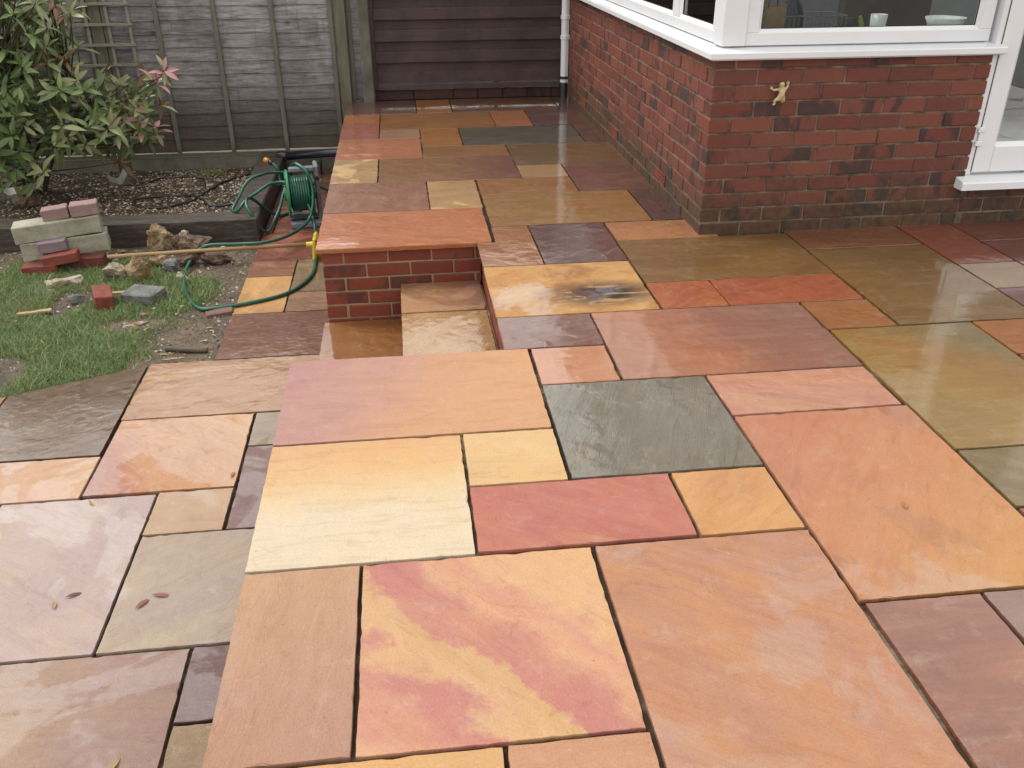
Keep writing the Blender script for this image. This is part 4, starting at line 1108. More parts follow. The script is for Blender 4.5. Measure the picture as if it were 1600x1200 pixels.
while len(pts) < 5200:
    x = rs.uniform(-4.2, -1.33); y = rs.uniform(6.55, 8.43)
    d = .5 + .5 * mnoise.noise(Vector((x * 1.6, y * 1.6, 9))) + (.25 if x > -2.2 else -.1)
    if rs.rand() < d: pts.append((x, y, bed_z(x, y) + .001, rs.choice([.006, .008, .010, .013, .018], p=[.3, .3, .22, .13, .05])))
gv = mobj("gravel", stones_mesh("gravel", pts, PEB, 4)); tag(gv, "loose pale gravel scattered over the planting bed", "gravel", kind='stuff')
pts = []
while len(pts) < 2600:
    x = rs.uniform(-2.9, -1.06); y = rs.uniform(4.38, 6.36)
    if soil_amount(x, y) > .45 and (y > 4.40):
        pts.append((x, y, lawn_z(x, y) + .001, rs.choice([.004, .006, .009, .014], p=[.45, .33, .17, .05])))
pb = mobj("soil_crumbs", stones_mesh("soil_crumbs", pts, [PEB[1], PEB[2], PEB[4], PEB[6], PEB[4], PEB[6], PEB[3]], 8)); tag(pb, "crumbs and small stones on the bare soil by the path", "gravel", kind='stuff')

pts = []
while len(pts) < 260:
    x = rs.uniform(-3.0, -1.1); y = rs.uniform(4.2, 6.3)
    if y > 4.45 and rs.rand() < .25 + .75 * (y > 5.0): pts.append((x, y, lawn_z(x, y) + .012, rs.choice([.006, .010, .016, .022], p=[.4, .35, .18, .07])))
pb2 = mobj("rubble_bits", stones_mesh("rubble_bits", pts, [PEB[0], PEB[3], PEB[1], PEB[5]], 18)); tag(pb2, "pale chips of rubble scattered through the grass", "gravel", kind='stuff')

# ------------------------------------------------------------------ grass
def mat_grass():
    t = NT("grass_blade"); p = t.pos(); at = t.n("Attribute"); at.attribute_name = 'tone'
    c = t.ramp(at.outputs['Fac'], [(0, lin((116, 146, 88))), (.45, lin((156, 186, 116))), (.75, lin((200, 214, 150))), (1, lin((240, 222, 172)))])
    n = t.noise(p, 2.5, 4)
    c = t.mix(t.rng(n, .50, .72, 0, .5), c, lin((180, 172, 112)))
    b = t.bsdf(c, .5, None, .35)
    tl = t.n("BsdfTranslucent"); t.set(tl.inputs[0], c)
    mx = t.n("MixShader"); mx.inputs[0].default_value = .3
    t.t.links.new(b.outputs[0], mx.inputs[1]); t.t.links.new(tl.outputs[0], mx.inputs[2]); t.t.links.new(mx.outputs[0], t.out.inputs[0])
    return t.m
M_GRASS = mat_grass()
def in_lawn(x, y):
    if y > 6.34 or x > -1.08: return False
    edge = 3.855 + (x + 2.62) * (4.105 - 3.855) / .61 if x < -2.01 else (4.105 + (x + 2.01) * (4.362 - 4.105) / .61 if x < -1.40 else 4.39)
    return y > edge + .004
def blades(name, cand, seed, hmin=.016, hmax=.046):
    r = np.random.RandomState(seed); n = len(cand)
    P = np.array(cand); a = r.uniform(0, 6.283, n); h = r.uniform(hmin, hmax, n) * P[:, 3]; w = r.uniform(.0012, .0024, n)
    h = h * np.where(r.rand(n) < .06, 1.7, 1.0); lean = r.uniform(.25, 1.4, n) * h; la = r.uniform(0, 6.283, n)
    ax = np.stack([np.cos(a), np.sin(a), np.zeros(n)], 1); ld = np.stack([np.cos(la), np.sin(la), np.zeros(n)], 1)
    B = P[:, :3]; up = np.array([0, 0, 1.0])
    v0 = B - ax * w[:, None]; v1 = B + ax * w[:, None]
    m = B + up * (h * .6)[:, None] + ld * (lean * .35)[:, None]
    v2 = m - ax * (w * .8)[:, None]; v3 = m + ax * (w * .8)[:, None]
    v4 = B + up * (h * .92)[:, None] + ld * lean[:, None]
    V = np.stack([v0, v1, v2, v3, v4], 1).reshape(-1, 3)
    i = np.arange(n)[:, None] * 5
    T = np.stack([i + 0, i + 1, i + 3, i + 0, i + 3, i + 2, i + 2, i + 3, i + 4], 1).reshape(-1, 3)
    me = bpy.data.meshes.new(name)
    me.vertices.add(len(V)); me.vertices.foreach_set('co', V.ravel())
    me.loops.add(T.size); me.loops.foreach_set('vertex_index', T.ravel().astype(np.int32))
    me.polygons.add(len(T)); me.polygons.foreach_set('loop_start', (np.arange(len(T)) * 3).astype(np.int32))
    me.polygons.foreach_set('loop_total', np.full(len(T), 3, np.int32))
    me.update(calc_edges=True)
    at = me.attributes.new('tone', 'FLOAT', 'POINT'); at.data.foreach_set('value', np.repeat(np.clip(r.beta(2, 3, n) + (r.rand(n) < .08) * .4, 0, 1), 5))
    me.materials.append(M_GRASS)
    return mobj(name, me)
cand = []
rs = np.random.RandomState(12)
while len(cand) < 95000:
    xs = rs.uniform(-3.4, -1.08, 4000); ys = rs.uniform(3.6, 6.34, 4000)
    for x, y in zip(xs, ys):
        if in_lawn(x, y):
            s_ = soil_amount(x, y)
            if rs.rand() < (1 - s_) ** 1.5 * (.6 + .6 * (mnoise.noise(Vector((x * 9, y * 9, 7))) + .35)) + .012:
                cand.append((x, y, lawn_z(x, y) - .003, 1 - .45 * s_))
gr = blades("grass", cand, 5); tag(gr, "short damp lawn grass thinning out towards the path", "grass", kind='stuff')
cand = [(-1.73 + rs.normal(0, .06), 8.12 + rs.normal(0, .06), -.585, 1.6) for _ in range(500)]
gr2 = blades("weed_tuft", cand, 6, .02, .05); tag(gr2, "small green weed tuft in the gravel by the gravel board", "weed")

# ------------------------------------------------------------------ leafy shrub
def mat_leaf(name, a, b, vein):
    t = NT(name); o = t.obj(); rd = t.rnd()
    n = t.noise(o, 18, 4, .6)
    c = t.mix(t.math('ADD', t.math('MULTIPLY', rd, .7), t.math('MULTIPLY', n, .4)), lin(a), lin(b))
    x, y, z = t.xyz(o)
    c = t.mix(t.rng(t.math('ABSOLUTE', y), .0035, .0010, 0, .6), c, lin(vein))
    p = t.bsdf(c, .36, t.bump(n, .25, .003), .45)
    tl = t.n("BsdfTranslucent"); t.set(tl.inputs[0], c)
    mx = t.n("MixShader"); mx.inputs[0].default_value = .22
    t.t.links.new(p.outputs[0], mx.inputs[1]); t.t.links.new(tl.outputs[0], mx.inputs[2]); t.t.links.new(mx.outputs[0], t.out.inputs[0])
    return t.m
LG = mat_leaf("green_leaf", (92, 124, 62), (172, 194, 120), (196, 210, 150))
LO = mat_leaf("olive_leaf", (138, 150, 92), (210, 214, 156), (216, 220, 172))
LP = mat_leaf("pink_leaf", (214, 138, 136), (240, 184, 178), (240, 200, 190))
LB = mat_leaf("bronze_leaf", (128, 98, 70), (170, 128, 98), (184, 150, 112))
def leaf_verts(Ln=.13, Wd=.042, bend=.02):
    prof = [(0, .04), (.12, .34), (.30, .82), (.5, 1.0), (.7, .80), (.88, .40), (1, .02)]
    V = []; F = []
    for t_, w in prof:
        x = t_ * Ln; zc = -bend * t_ * t_
        V += [(x, -w * Wd / 2, zc + .16 * w * Wd), (x, 0, zc), (x, w * Wd / 2, zc + .16 * w * Wd)]
    for i in range(len(prof) - 1):
        a = i * 3
        F += [(a, a + 3, a + 4, a + 1), (a + 1, a + 4, a + 5, a + 2)]
    return V, F
LEAFV = [leaf_verts(.125, .040, .02), leaf_verts(.105, .038, .035), leaf_verts(.145, .042, .05)]
LEAFM = {}
for nm, m in (('g', LG), ('o', LO), ('p', LP), ('b', LB)):
    LEAFM[nm] = [mesh_from("leaf", v, f, m, True) for v, f in LEAFV]
shrub = thing("leafy_shrub", "evergreen shrub with whorls of long leaves and pink new shoots by the fence", "shrub", (-3.02, 7.62, -.55))
SB = Vector(shrub.location)
srnd = random.Random(17)
tips = []
def inside(x, y, z):
    blobs = [(-2.95, 7.35, .75, .62, .48, .60), (-2.72, 7.45, .72, .30, .42, .50), (-2.75, 7.30, .20, .52, .42, .34), (-2.35, 7.45, .12, .50, .38, .30), (-2.85, 7.5, .55, .38, .4, .45), (-3.2, 7.15, .15, .50, .40, .42), (-3.4, 7.5, .9, .5, .5, .6), (-2.9, 7.05, -.12, .34, .26, .22)]
    return any(((x - a) / d) ** 2 + ((y - b) / e) ** 2 + ((z - c) / f) ** 2 < 1 for a, b, c, d, e, f in blobs)
tries = 0
while len(tips) < 520 and tries < 90000:
    tries += 1
    x, y, z = srnd.uniform(-3.8, -1.85), srnd.uniform(6.75, 8.0), srnd.uniform(-.35, 1.5)
    if inside(x, y, z) and all((x - a) ** 2 + (y - b) ** 2 + (z - c) ** 2 > .062 ** 2 for a, b, c, k in tips):
        k = 'g' if srnd.random() < .6 else 'o'
        if srnd.random() < .03: k = 'b'
        tips.append((x, y, z, k))
for q in [(-1.80, 7.35, .40, 'p'), (-1.93, 7.40, .42, 'b'), (-1.98, 7.35, .28, 'g'), (-1.88, 7.45, .17, 'b'), (-2.10, 7.35, .22, 'o'), (-2.20, 7.30, .16, 'b'), (-2.02, 7.30, .02, 'p'), (-2.12, 7.25, .10, 'p'),
          (-1.92, 7.35, -.02, 'b'), (-2.20, 7.4, .48, 'b'), (-2.42, 7.35, .86, 'p'), (-2.62, 7.2, .84, 'b'), (-2.36, 7.30, .30, 'b'), (-2.34, 7.7, -.32, 'b'), (-2.15, 7.3, -.10, 'g'), (-1.84, 7.33, .36, 'p'), (-1.78, 7.36, .44, 'p'), (-2.06, 7.28, .20, 'b'), (-1.90, 7.3, .04, 'p'), (-2.44, 7.3, .92, 'p')]: tips.append(q)
M_STEM = mat_wood("shrub_stem", [(.3, (74, 66, 46)), (.6, (106, 98, 70))], dirs=(6, 6, 6))
bm = bmesh.new(); main = []
for k in range(7):
    a = k / 7 * 6.28
    tip = Vector((-2.9 + .5 * math.cos(a), 7.35 + .25 * math.sin(a), .15 + .1 * (k % 3)))
    pts_ = catmull([SB + Vector((.05 * math.cos(a), .05 * math.sin(a), 0)), SB.lerp(tip, .4) + Vector((srnd.uniform(-.05, .05), srnd.uniform(-.05, .05), .08)), tip], 5)
    add_tube(bm, [p_ - SB for p_ in pts_], [.017 - .009 * i / len(pts_) for i in range(len(pts_))], 6); main += pts_[3:]
for (x, y, z, k) in tips:
    p_ = Vector((x, y, z)); m_ = min(main, key=lambda q: (q - p_).length + (.4 if q.z > p_.z else 0))
    mid = m_.lerp(p_, .55) + Vector((srnd.uniform(-.04, .04), srnd.uniform(-.04, .04), -.02))
    add_tube(bm, [q - SB for q in catmull([m_, mid, p_], 4)], [.007, .0065, .006, .0055, .005, .0045, .004, .0035, .003], 5, cap=False)
bm_obj("stem", bm, M_STEM, shrub, smooth=True)
leaves = []
for (x, y, z, k) in tips:
    nlf = srnd.randint(4, 8); a0 = srnd.uniform(0, 6.28)
    axis = (Vector((x, y, z)) - Vector((-2.8, 7.8, -.1))).normalized() * .7 + Vector((srnd.uniform(-.7, .7), srnd.uniform(-.8, .3), srnd.uniform(.2, .9))); axis.normalize()
    q0 = axis.to_track_quat('Z', 'Y')
    for j in range(nlf):
        a = a0 + j * 2.4 + srnd.uniform(-.5, .5)
        el = R(srnd.uniform(-50, 45)) if j < nlf - 2 else R(srnd.uniform(20, 75))
        M = Matrix.Translation(Vector((x, y, z)) - SB) @ q0.to_matrix().to_4x4() @ Matrix.Rotation(a, 4, 'Z') @ Matrix.Translation((.006, 0, -.01 * (j % 4))) @ Matrix.Rotation(-el, 4, 'Y') @ Matrix.Rotation(R(srnd.uniform(-25, 25)), 4, 'X')
        s_ = srnd.uniform(.75, 1.2)
        kk = k if not (k in 'pb' and j < 2) else 'o'
        leaves.append((M @ Matrix.Scale(s_, 4), kk, srnd.randrange(3)))
# nearer leaves in the photograph's view come first and are single parts
cam_p = Vector((0, 0, 1.5)) - SB
def showing(L_):
    p_ = L_[0].translation + SB
    vis = 0 if (p_.x / p_.y > -.40 and p_.z < 1.05) else 5
    return (p_ - SB - cam_p).length + vis - (.6 if L_[1] in 'pb' else 0)
leaves.sort(key=showing)
for M, k, v in leaves[:300]:
    o = bpy.data.objects.new("leaf", LEAFM[k][v]); COL.objects.link(o); o.parent = shrub; o.matrix_local = M
for k in 'go':
    V = []; F = []
    for M, kk, v in leaves[300:]:
        if (kk in 'gp') != (k == 'g'): continue
        lv, lf = LEAFV[v]; b0 = len(V)
        V += [tuple(M @ Vector(q)) for q in lv]; F += [tuple(i + b0 for i in f) for f in lf]
    o = mobj("foliage", mesh_from("foliage", V, F, {'g': LG, 'o': LO}[k], True), shrub); o['kind'] = 'stuff'

# ------------------------------------------------------------------ hose reel with its hose
M_HOSE = NT("green_hose"); _o = M_HOSE.obj()
M_HOSE.bsdf(M_HOSE.mix(M_HOSE.rng(M_HOSE.noise(_o, 30, 3), .3, .7), lin((24, 96, 78)), lin((32, 114, 92))), .32, None, .5); M_HOSE = M_HOSE.m
M_GRN = mat_simple("green_plastic", lin((44, 150, 96)), .35, .5, 20, .12)
M_GREYP = mat_simple("grey_plastic", lin((148, 156, 166)), .45, .4, 14, .12)
M_ORANGE = mat_simple("orange_plastic", lin((236, 150, 44)), .4, .5)
reel = thing("hose_reel", "green hose reel in a grey frame with loops of hose by the steps wall", "hose reel", (-.76, 6.72, -.600), (0, 0, R(8)))
RM = Matrix.Translation(reel.location) @ Matrix.Rotation(R(8), 4, 'Z'); RI = RM.inverted()
bm = bmesh.new()        # grey frame: upright side, top bar and foot bars
add_box(bm, .085, .115, -.085, -.035, .03, .445, .006); add_box(bm, .085, .115, .045, .085, .03, .445, .006)
add_box(bm, .084, .116, -.086, .086, .400, .452, .008)
add_box(bm, -.10, .084, -.084, -.040, .412, .448, .008)
add_box(bm, -.13, .120, -.14, -.075, .0, .048, .010); add_box(bm, -.13, .120, .08, .14, .0, .048, .010)
add_box(bm, .08, .12, -.075, .08, .004, .044, .006)
bm_obj("frame", bm, M_GREYP, reel)
bm = bmesh.new(); add_box(bm, .088, .108, -.034, .044, .10, .40, .004); add_lathe(bm, [(.014, 0), (.014, .012)], 12, Matrix.Translation((.1, -.086, .36)) @ Matrix.Rotation(R(90), 4, 'X'))
bm_obj("inner_panel", bm, M_BLACK, reel)
CZr = .235
def disc(bm, x0, x1, r0, r1):
    add_lathe(bm, [(r0, x0), (r1, x0), (r1, x1), (r0, x1)], 40, Matrix.Translation((0, 0, CZr)) @ Matrix.Rotation(R(90), 4, 'Y'))
for x0 in (-.125, .050):
    bm = bmesh.new(); disc(bm, x0, x0 + .010, .02, .172); disc(bm, x0 - .004, x0 + .014, .160, .178)
    for k in range(6):
        a = k * math.pi / 3; add_tube(bm, [(x0 - .003, 0, CZr), (x0 - .003, .165 * math.cos(a), CZr + .165 * math.sin(a))], .008, 6)
    bm_obj("flange", bm, M_GRN, reel)
bm = bmesh.new(); disc(bm, -.15, .09, .001, .05); bm_obj("drum", bm, M_GRN, reel)
bm = bmesh.new(); add_tube(bm, [(-.135, .06, CZr + .07), (-.19, .06, CZr + .07)], .016, 12); add_tube(bm, [(-.19, .06, CZr + .07), (-.196, .06, CZr + .07)], .019, 12)
bm_obj("crank_handle", bm, M_GREYP, reel)
pts_ = []
turns = 8
for lay_ in range(3):
    rr = .075 + lay_ * .024
    for k in range(turns * 20 + 1):
        u = k / (turns * 20); u = u if lay_ % 2 == 0 else 1 - u
        a = k / 20 * 2 * math.pi
        pts_.append((-.103 + u * .142, rr * math.cos(a), CZr + rr * math.sin(a)))
tube("wound_hose", pts_, .0115, M_HOSE, reel, 7)
def hose(pts, name="hose", r=.0120, n=8):
    P_ = [RI @ Vector(p) for p in catmull(pts, n)]
    return tube(name, P_, r, M_HOSE, reel, 8)
hose([(-.73, 6.60, -.42), (-.70, 6.52, -.48), (-.68, 6.40, -.55), (-.67, 6.20, -.585), (-.65, 5.95, -.587), (-.635, 5.79, -.588), (-.64, 5.57, -.588), (-.70, 5.37, -.588), (-.80, 5.23, -.588), (-.98, 5.13, -.588), (-1.16, 5.08, -.590), (-1.27, 5.10, -.597), (-1.37, 5.28, -.600), (-1.45, 5.54, -.600),
      (-1.485, 5.80, -.595), (-1.45, 5.95, -.55), (-1.36, 5.96, -.494), (-1.15, 5.955, -.491), (-.99, 5.96, -.489), (-.87, 6.08, -.50), (-.78, 6.28, -.51), (-.72, 6.45, -.49), (-.69, 6.50, -.42), (-.68, 6.55, -.33), (-.69, 6.58, -.24), (-.72, 6.60, -.17), (-.77, 6.65, -.14), (-.81, 6.70, -.14), (-.85, 6.80, -.20), (-.86, 6.88, -.32)])
hose([(-.65, 7.55, -.585), (-.80, 7.45, -.48), (-.86, 7.05, -.30), (-.94, 6.95, -.265), (-1.02, 6.90, -.25), (-1.08, 6.80, -.24), (-1.14, 6.75, -.25), (-1.19, 6.70, -.29), (-1.22, 6.65, -.34), (-1.26, 6.60, -.40), (-1.275, 6.55, -.430), (-1.24, 6.50, -.425), (-1.20, 6.50, -.39), (-1.16, 6.55, -.35), (-1.11, 6.60, -.33), (-1.05, 6.65, -.30), (-.99, 6.70, -.28), (-.90, 6.76, -.30)])
hose([(-.90, 6.72, -.33), (-.92, 6.66, -.38), (-.94, 6.60, -.44), (-.98, 6.52, -.51), (-1.03, 6.48, -.578), (-1.068, 6.42, -.54), (-1.10, 6.40, -.45), (-1.14, 6.42, -.39), (-1.16, 6.50, -.35), (-1.15, 6.56, -.345), (-1.12, 6.62, -.38), (-1.07, 6.72, -.47), (-1.00, 6.86, -.575), (-.92, 6.95, -.585), (-.82, 6.93, -.57)])
hose([(-1.02, 6.98, -.19), (-1.00, 6.97, -.20), (-.97, 6.95, -.23), (-.96, 6.95, -.28), (-.95, 6.93, -.34), (-.88, 6.85, -.38)])
o = tube("hose_connector", [RI @ Vector(p) for p in [(-1.065, 7.0, -.175), (-1.03, 6.985, -.187)]], .021, M_ORANGE, reel, 12)
tube("connector_collar", [RI @ Vector(p) for p in [(-1.03, 6.985, -.187), (-1.005, 6.972, -.198)]], .018, M_BLACK, reel, 12)

# black pressure-washer lance and its cable
M_NAVY = mat_simple("dark_navy_plastic", (.012, .012, .022), .3, .5)
lance = thing("washer_lance", "black pressure washer lance resting against the gravel board beside the reel", "lance", (-.8, 8.2, -.44))
LB_ = Vector(lance.location)
tube("barrel", [Vector(p) - LB_ for p in [(-1.05, 8.24, -.446), (-.59, 8.14, -.405), (-.50, 8.12, -.397)]], .036, M_NAVY, lance, 16)
tube("grip", [Vector(p) - LB_ for p in [(-1.15, 8.26, -.445), (-1.13, 8.26, -.444), (-1.07, 8.245, -.446), (-1.04, 8.24, -.445)]], [.022, .040, .044, .036], M_BLACK, lance, 16)
for p0 in ([(-.75, 8.16, -.42), (-.75, 8.16, -.60)], [(-.55, 8.12, -.40), (-.55, 8.12, -.60)]): tube("prop", [Vector(p) - LB_ for p in p0], .010, M_BLACK, lance, 6)
cable_pts = [(-1.14, 8.26, -.445), (-1.25, 8.18, -.47), (-1.41, 8.02, -.52), (-1.53, 7.74, -.535), (-1.60, 7.46, -.515), (-1.65, 7.12, -.492), (-1.73, 6.95, -.48), (-1.85, 6.86, -.475), (-2.00, 6.89, -.477), (-2.10, 7.01, -.486), (-2.12, 7.19, -.50), (-2.02, 7.29, -.505), (-1.88, 7.30, -.505), (-1.72, 7.25, -.50), (-1.61, 7.10, -.49), (-1.52, 6.90, -.48), (-1.43, 6.88, -.475), (-1.34, 6.9, -.468)]
cpts = []
for p_ in catmull(cable_pts, 7):
    zz_ = p_.z if p_.x > -1.34 else bed_z(p_.x, p_.y) + .010
    cpts.append(Vector((p_.x, p_.y, zz_)))
tube("cable", [p_ - LB_ for p_ in cpts], .008, M_BLACK, lance, 6)
cab = [Vector((p_.x, p_.y, bed_z(p_.x, p_.y) + .009)) for p_ in catmull([(-2.40, 7.90, 0), (-2.22, 7.95, 0), (-2.14, 8.06, 0), (-2.00, 8.05, 0), (-1.85, 7.96, 0), (-1.71, 7.78, 0), (-1.66, 7.5, 0)], 6)]
tag(tube("black_cable", cab, .008, M_BLACK, None, 6), "short black cable lying on the gravel beneath the fence", "cable")

# broom lying across the path
broom = thing("broom", "wooden handled broom with a yellow plastic head lying across the rubble", "broom", (-1.3, 6.05, -.5))
BB = Vector(broom.location)
M_HANDLE = mat_wood("broom_handle_wood", [(.3, (172, 136, 92)), (.55, (212, 178, 130)), (.75, (190, 152, 104))], dirs=(2, 14, 14))
tube("handle", [Vector(p) - BB for p in [(-2.01, 5.92, -.530), (-1.35, 5.94, -.520), (-.69, 5.95, -.512)]], .0135, M_HANDLE, broom, 10)
M_YEL = mat_simple("yellow_plastic", lin((238, 214, 60)), .4, .5, 30, .08)
bm = bmesh.new(); hp = Vector((-.65, 5.945, -.512)) - BB
add_tube(bm, [hp + Vector((-.05, .002, 0)), hp + Vector((-.015, 0, 0)), hp], [.018, .02, .022], 12)
M_ = Matrix.Translation(hp + Vector((.012, 0, -.010))) @ Matrix.Rotation(R(6), 4, 'Y')
add_box(bm, -.016, .016, -.10, .06, -.080, .085, .012, M_)
bm_obj("head", bm, M_YEL, broom)
M_BRIS = mat_simple("bristle", lin((206, 176, 92)), .7, .2, 80, .3)
bm = bmesh.new()
for i in range(7):
    for j in range(6):
        p0 = M_ @ Vector((.015, -.08 + j * .025, -.07 + i * .014)); add_tube(bm, [p0, p0 + Vector((.035, srnd.uniform(-.005, .005), -.012)), p0 + Vector((.06, srnd.uniform(-.012, .012), -.03))], [.003, .003, .002], 4, cap=False)
bm_obj("bristles", bm, M_BRIS, broom)

# ------------------------------------------------------------------ rubble
def mat_rock(name, a, b, c_):
    t = NT(name); o = t.obj(); rd = t.rnd()
    vv = t.n("VectorMath", operation='ADD'); t.set(vv.inputs[0], o); t.set(vv.inputs[1], t.comb(t.math('MULTIPLY', rd, 31), 0, 0)); v = vv.outputs[0]
    n = t.noise(v, 9, 6, .7, .5); n2 = t.noise(v, 45, 6, .75)
    c = t.ramp(n, [(.33, lin(a)), (.5, lin(b)), (.66, lin(c_))]); c = t.mix(t.rng(n2, .5, .72, 0, .5), c, lin(a))
    t.bsdf(c, .8, t.bump(t.math('ADD', n, n2), .9, .010), .3)
    return t.m
M_RTAN = mat_rock("tan_rubble", (112, 88, 60), (178, 148, 108), (222, 202, 166))
M_RBRN = mat_rock("brown_rubble", (92, 76, 64), (134, 110, 92), (172, 146, 122))
M_RGRY = mat_rock("grey_rubble", (98, 98, 96), (140, 140, 138), (178, 176, 170))
M_RPAL = mat_rock("pale_rubble", (160, 138, 112), (206, 190, 164), (230, 220, 200))
def rock(name, label, loc, size, mat, seed, rot=(0, 0, 0), npts=16, sub=5, cat="stone"):
    r = random.Random(seed); bm = bmesh.new()
    for i in range(npts):
        v = Vector((r.gauss(0, 1), r.gauss(0, 1), r.gauss(0, 1))).normalized()
        m_ = max(abs(v.x), abs(v.y), abs(v.z)); v = v.lerp(v / m_, .55) * r.uniform(.85, 1.0)
        bm.verts.new((v.x * size[0] / 2, v.y * size[1] / 2, v.z * size[2] / 2))
    res = bmesh.ops.convex_hull(bm, input=list(bm.verts))
    bmesh.ops.delete(bm, geom=[g for g in res['geom_interior'] if isinstance(g, bmesh.types.BMVert)], context='VERTS')
    bmesh.ops.subdivide_edges(bm, edges=list(bm.edges), cuts=sub, use_grid_fill=True)
    bmesh.ops.triangulate(bm, faces=list(bm.faces))
    s_ = max(size)
    for v in bm.verts: v.co += v.co.normalized() * s_ * (.085 * mnoise.noise(v.co * (5 / s_) + Vector((seed, 0, 0))) + .05 * mnoise.noise(v.co * (13 / s_)) + .03 * mnoise.noise(v.co * (30 / s_)))
    # rest on the ground given by loc.z
    M_ = Matrix.Rotation(rot[2], 4, 'Z') @ Matrix.Rotation(rot[1], 4, 'Y') @ Matrix.Rotation(rot[0], 4, 'X')
    for v in bm.verts: v.co = M_ @ v.co
    zmin = min(v.co.z for v in bm.verts)
    for v in bm.verts: v.co.z -= zmin
    return tag(bm_obj(name, bm, mat, None, loc), label, cat)
G0 = -.622
rock("rubble_stone", "tall square tan rubble stone against the dark sleeper", (-1.745, 6.24, G0), (.19, .10, .21), M_RTAN, 3, npts=26)
rock("rubble_stone", "upright pointed pale tan stone leaning under the broom handle", (-1.74, 5.64, G0), (.15, .10, .19), M_RTAN, 11, (R(-16), R(10), .2))
rock("rubble_stone", "pale angular stone at the end of the broom handle", (-1.93, 5.74, G0), (.17, .13, .13), M_RPAL, 5, (0, R(12), .4))
rock("rubble_stone", "long tan stone lying between the pale stone and the pointed stone", (-1.815, 5.78, G0), (.17, .13, .10), M_RTAN, 8, (0, 0, .5))
rock("rubble_stone", "wedge of brown stone lying behind the broom handle by the sleeper", (-1.50, 6.20, G0), (.23, .15, .14), M_RBRN, 14, (0, R(14), -.2))
rock("rubble_stone", "small cream cap stone on the brown rubble by the sleeper", (-1.555, 6.22, G0 + .07), (.11, .09, .09), M_RPAL, 21, (0, 0, .7))
rock("rubble_stone", "rounded grey cobble under the broom handle", (-1.585, 5.82, G0), (.12, .11, .085), M_RGRY, 31, npts=30)
rock("rubble_stone", "brown block of stone beside the grey cobble", (-1.50, 5.95, G0), (.20, .13, .10), M_RBRN, 33, (0, 0, .15))
rock("rubble_stone", "dark flat brown stone lying nearest the path inside the hose loop", (-1.33, 5.98, G0), (.22, .15, .09), M_RBRN, 36, (0, 0, .3))
rock("rubble_stone", "small triangular tan stone inside the hose loop", (-1.475, 5.66, G0), (.13, .06, .075), M_RPAL, 41, (0, 0, -.2), npts=8)
rock("rubble_stone", "brown stone half hidden behind the tall square stone", (-1.62, 6.26, G0), (.12, .10, .14), M_RBRN, 44)
rock("rubble_stone", "tan lump of rubble under the middle of the broom handle", (-1.68, 5.95, G0), (.15, .13, .11), M_RTAN, 47)
rock("rubble_stone", "jagged cream topped rock lying on the grass before the brick stack", (-2.22, 5.66, G0), (.24, .15, .11), M_RPAL, 52, (0, R(-8), .15), npts=9)
rock("rubble_stone", "small grey flint beside the upright red brick", (-2.05, 5.33, G0), (.12, .09, .065), M_RGRY, 55, npts=12)
rock("rubble_stone", "flat grey stone sunk in the grass", (-2.30, 5.52, G0), (.15, .07, .03), M_RGRY, 58)
rock("rubble_stone", "white flecked stone on the lawn left of the brick stack", (-2.72, 5.70, G0), (.12, .09, .07), M_RPAL, 61)
rock("rubble_stone", "mossy rounded rock behind the block stack in the bed", (-2.90, 7.04, -.48), (.22, .14, .09), M_RBRN, 64, npts=26)
rock("concrete_lump", "pale concrete crumbs sunk in the worn grass", (-1.60, 4.93, G0 - .006), (.15, .05, .028), M_RPAL, 67, (0, 0, .35), cat="stone")
rock("concrete_lump", "small broken concrete piece on the worn soil", (-1.52, 4.85, G0 - .004), (.05, .03, .028), M_RPAL, 69, (0, 0, .1), cat="stone")
gb_ = bmesh.new(); add_box(gb_, -.115, .115, -.075, .075, 0, .062, .008)
for v in gb_.verts: v.co += Vector((1, .6, .5)) * .006 * mnoise.noise(v.co * 20)
tag(bm_obj("grey_block", gb_, M_RGRY, None, (-1.645, 5.33, -.610), (R(4), R(-3), R(-24))), "grey concrete paver lying tilted on the grass", "concrete block")
# blocks and bricks stacked by the sleeper
M_BLOCK = mat_conc("pale_block", (214, 208, 186), (184, 178, 156), .35)
M_PINKB = mat_brick("pink_brick", [(184, 152, 148), (170, 138, 134)], (150, 118, 118), .5)
M_MAUVE = mat_brick("mauve_brick", [(166, 148, 154), (156, 136, 144)], (128, 112, 122), .5)
M_REDB = mat_brick("loose_red_brick", [(158, 82, 64), (146, 74, 60)], (112, 70, 60), .5)
def blk(name, label, loc, size, rot, mat, cat):
    bm = bmesh.new(); add_box(bm, -size[0] / 2, size[0] / 2, -size[1] / 2, size[1] / 2, 0, size[2])
    bmesh.ops.subdivide_edges(bm, edges=list(bm.edges), cuts=5, use_grid_fill=True)
    bmesh.ops.bevel(bm, geom=[e for e in bm.edges if e.is_manifold and e.calc_face_angle(0) > 1], offset=.005, segments=1, affect='EDGES')
    for v in bm.verts: v.co += Vector((.7, .8, .8)) * .0045 * mnoise.noise(v.co * 25 + Vector(loc))
    return tag(bm_obj(name, bm, mat, None, loc, rot), label, cat)
YW = R(14)
blk("loose_brick", "red brick lying on the grass at the foot of the block stack", (-2.44, 5.90, -.617), (.225, .105, .066), (0, R(-2), R(3)), M_REDB, "brick")
blk("loose_brick", "red brick on the ground under the right end of the block stack", (-2.165, 6.01, -.617), (.215, .105, .072), (0, R(-2), R(4)), M_REDB, "brick")
blk("loose_brick", "pale block end under the middle of the stack", (-2.38, 6.06, -.617), (.30, .11, .070), (0, 0, R(8)), M_BLOCK, "concrete block")
blk("loose_brick", "red brick resting on the two lower red bricks", (-2.30, 5.915, -.553), (.225, .10, .066), (0, R(-6), R(8)), M_REDB, "brick")
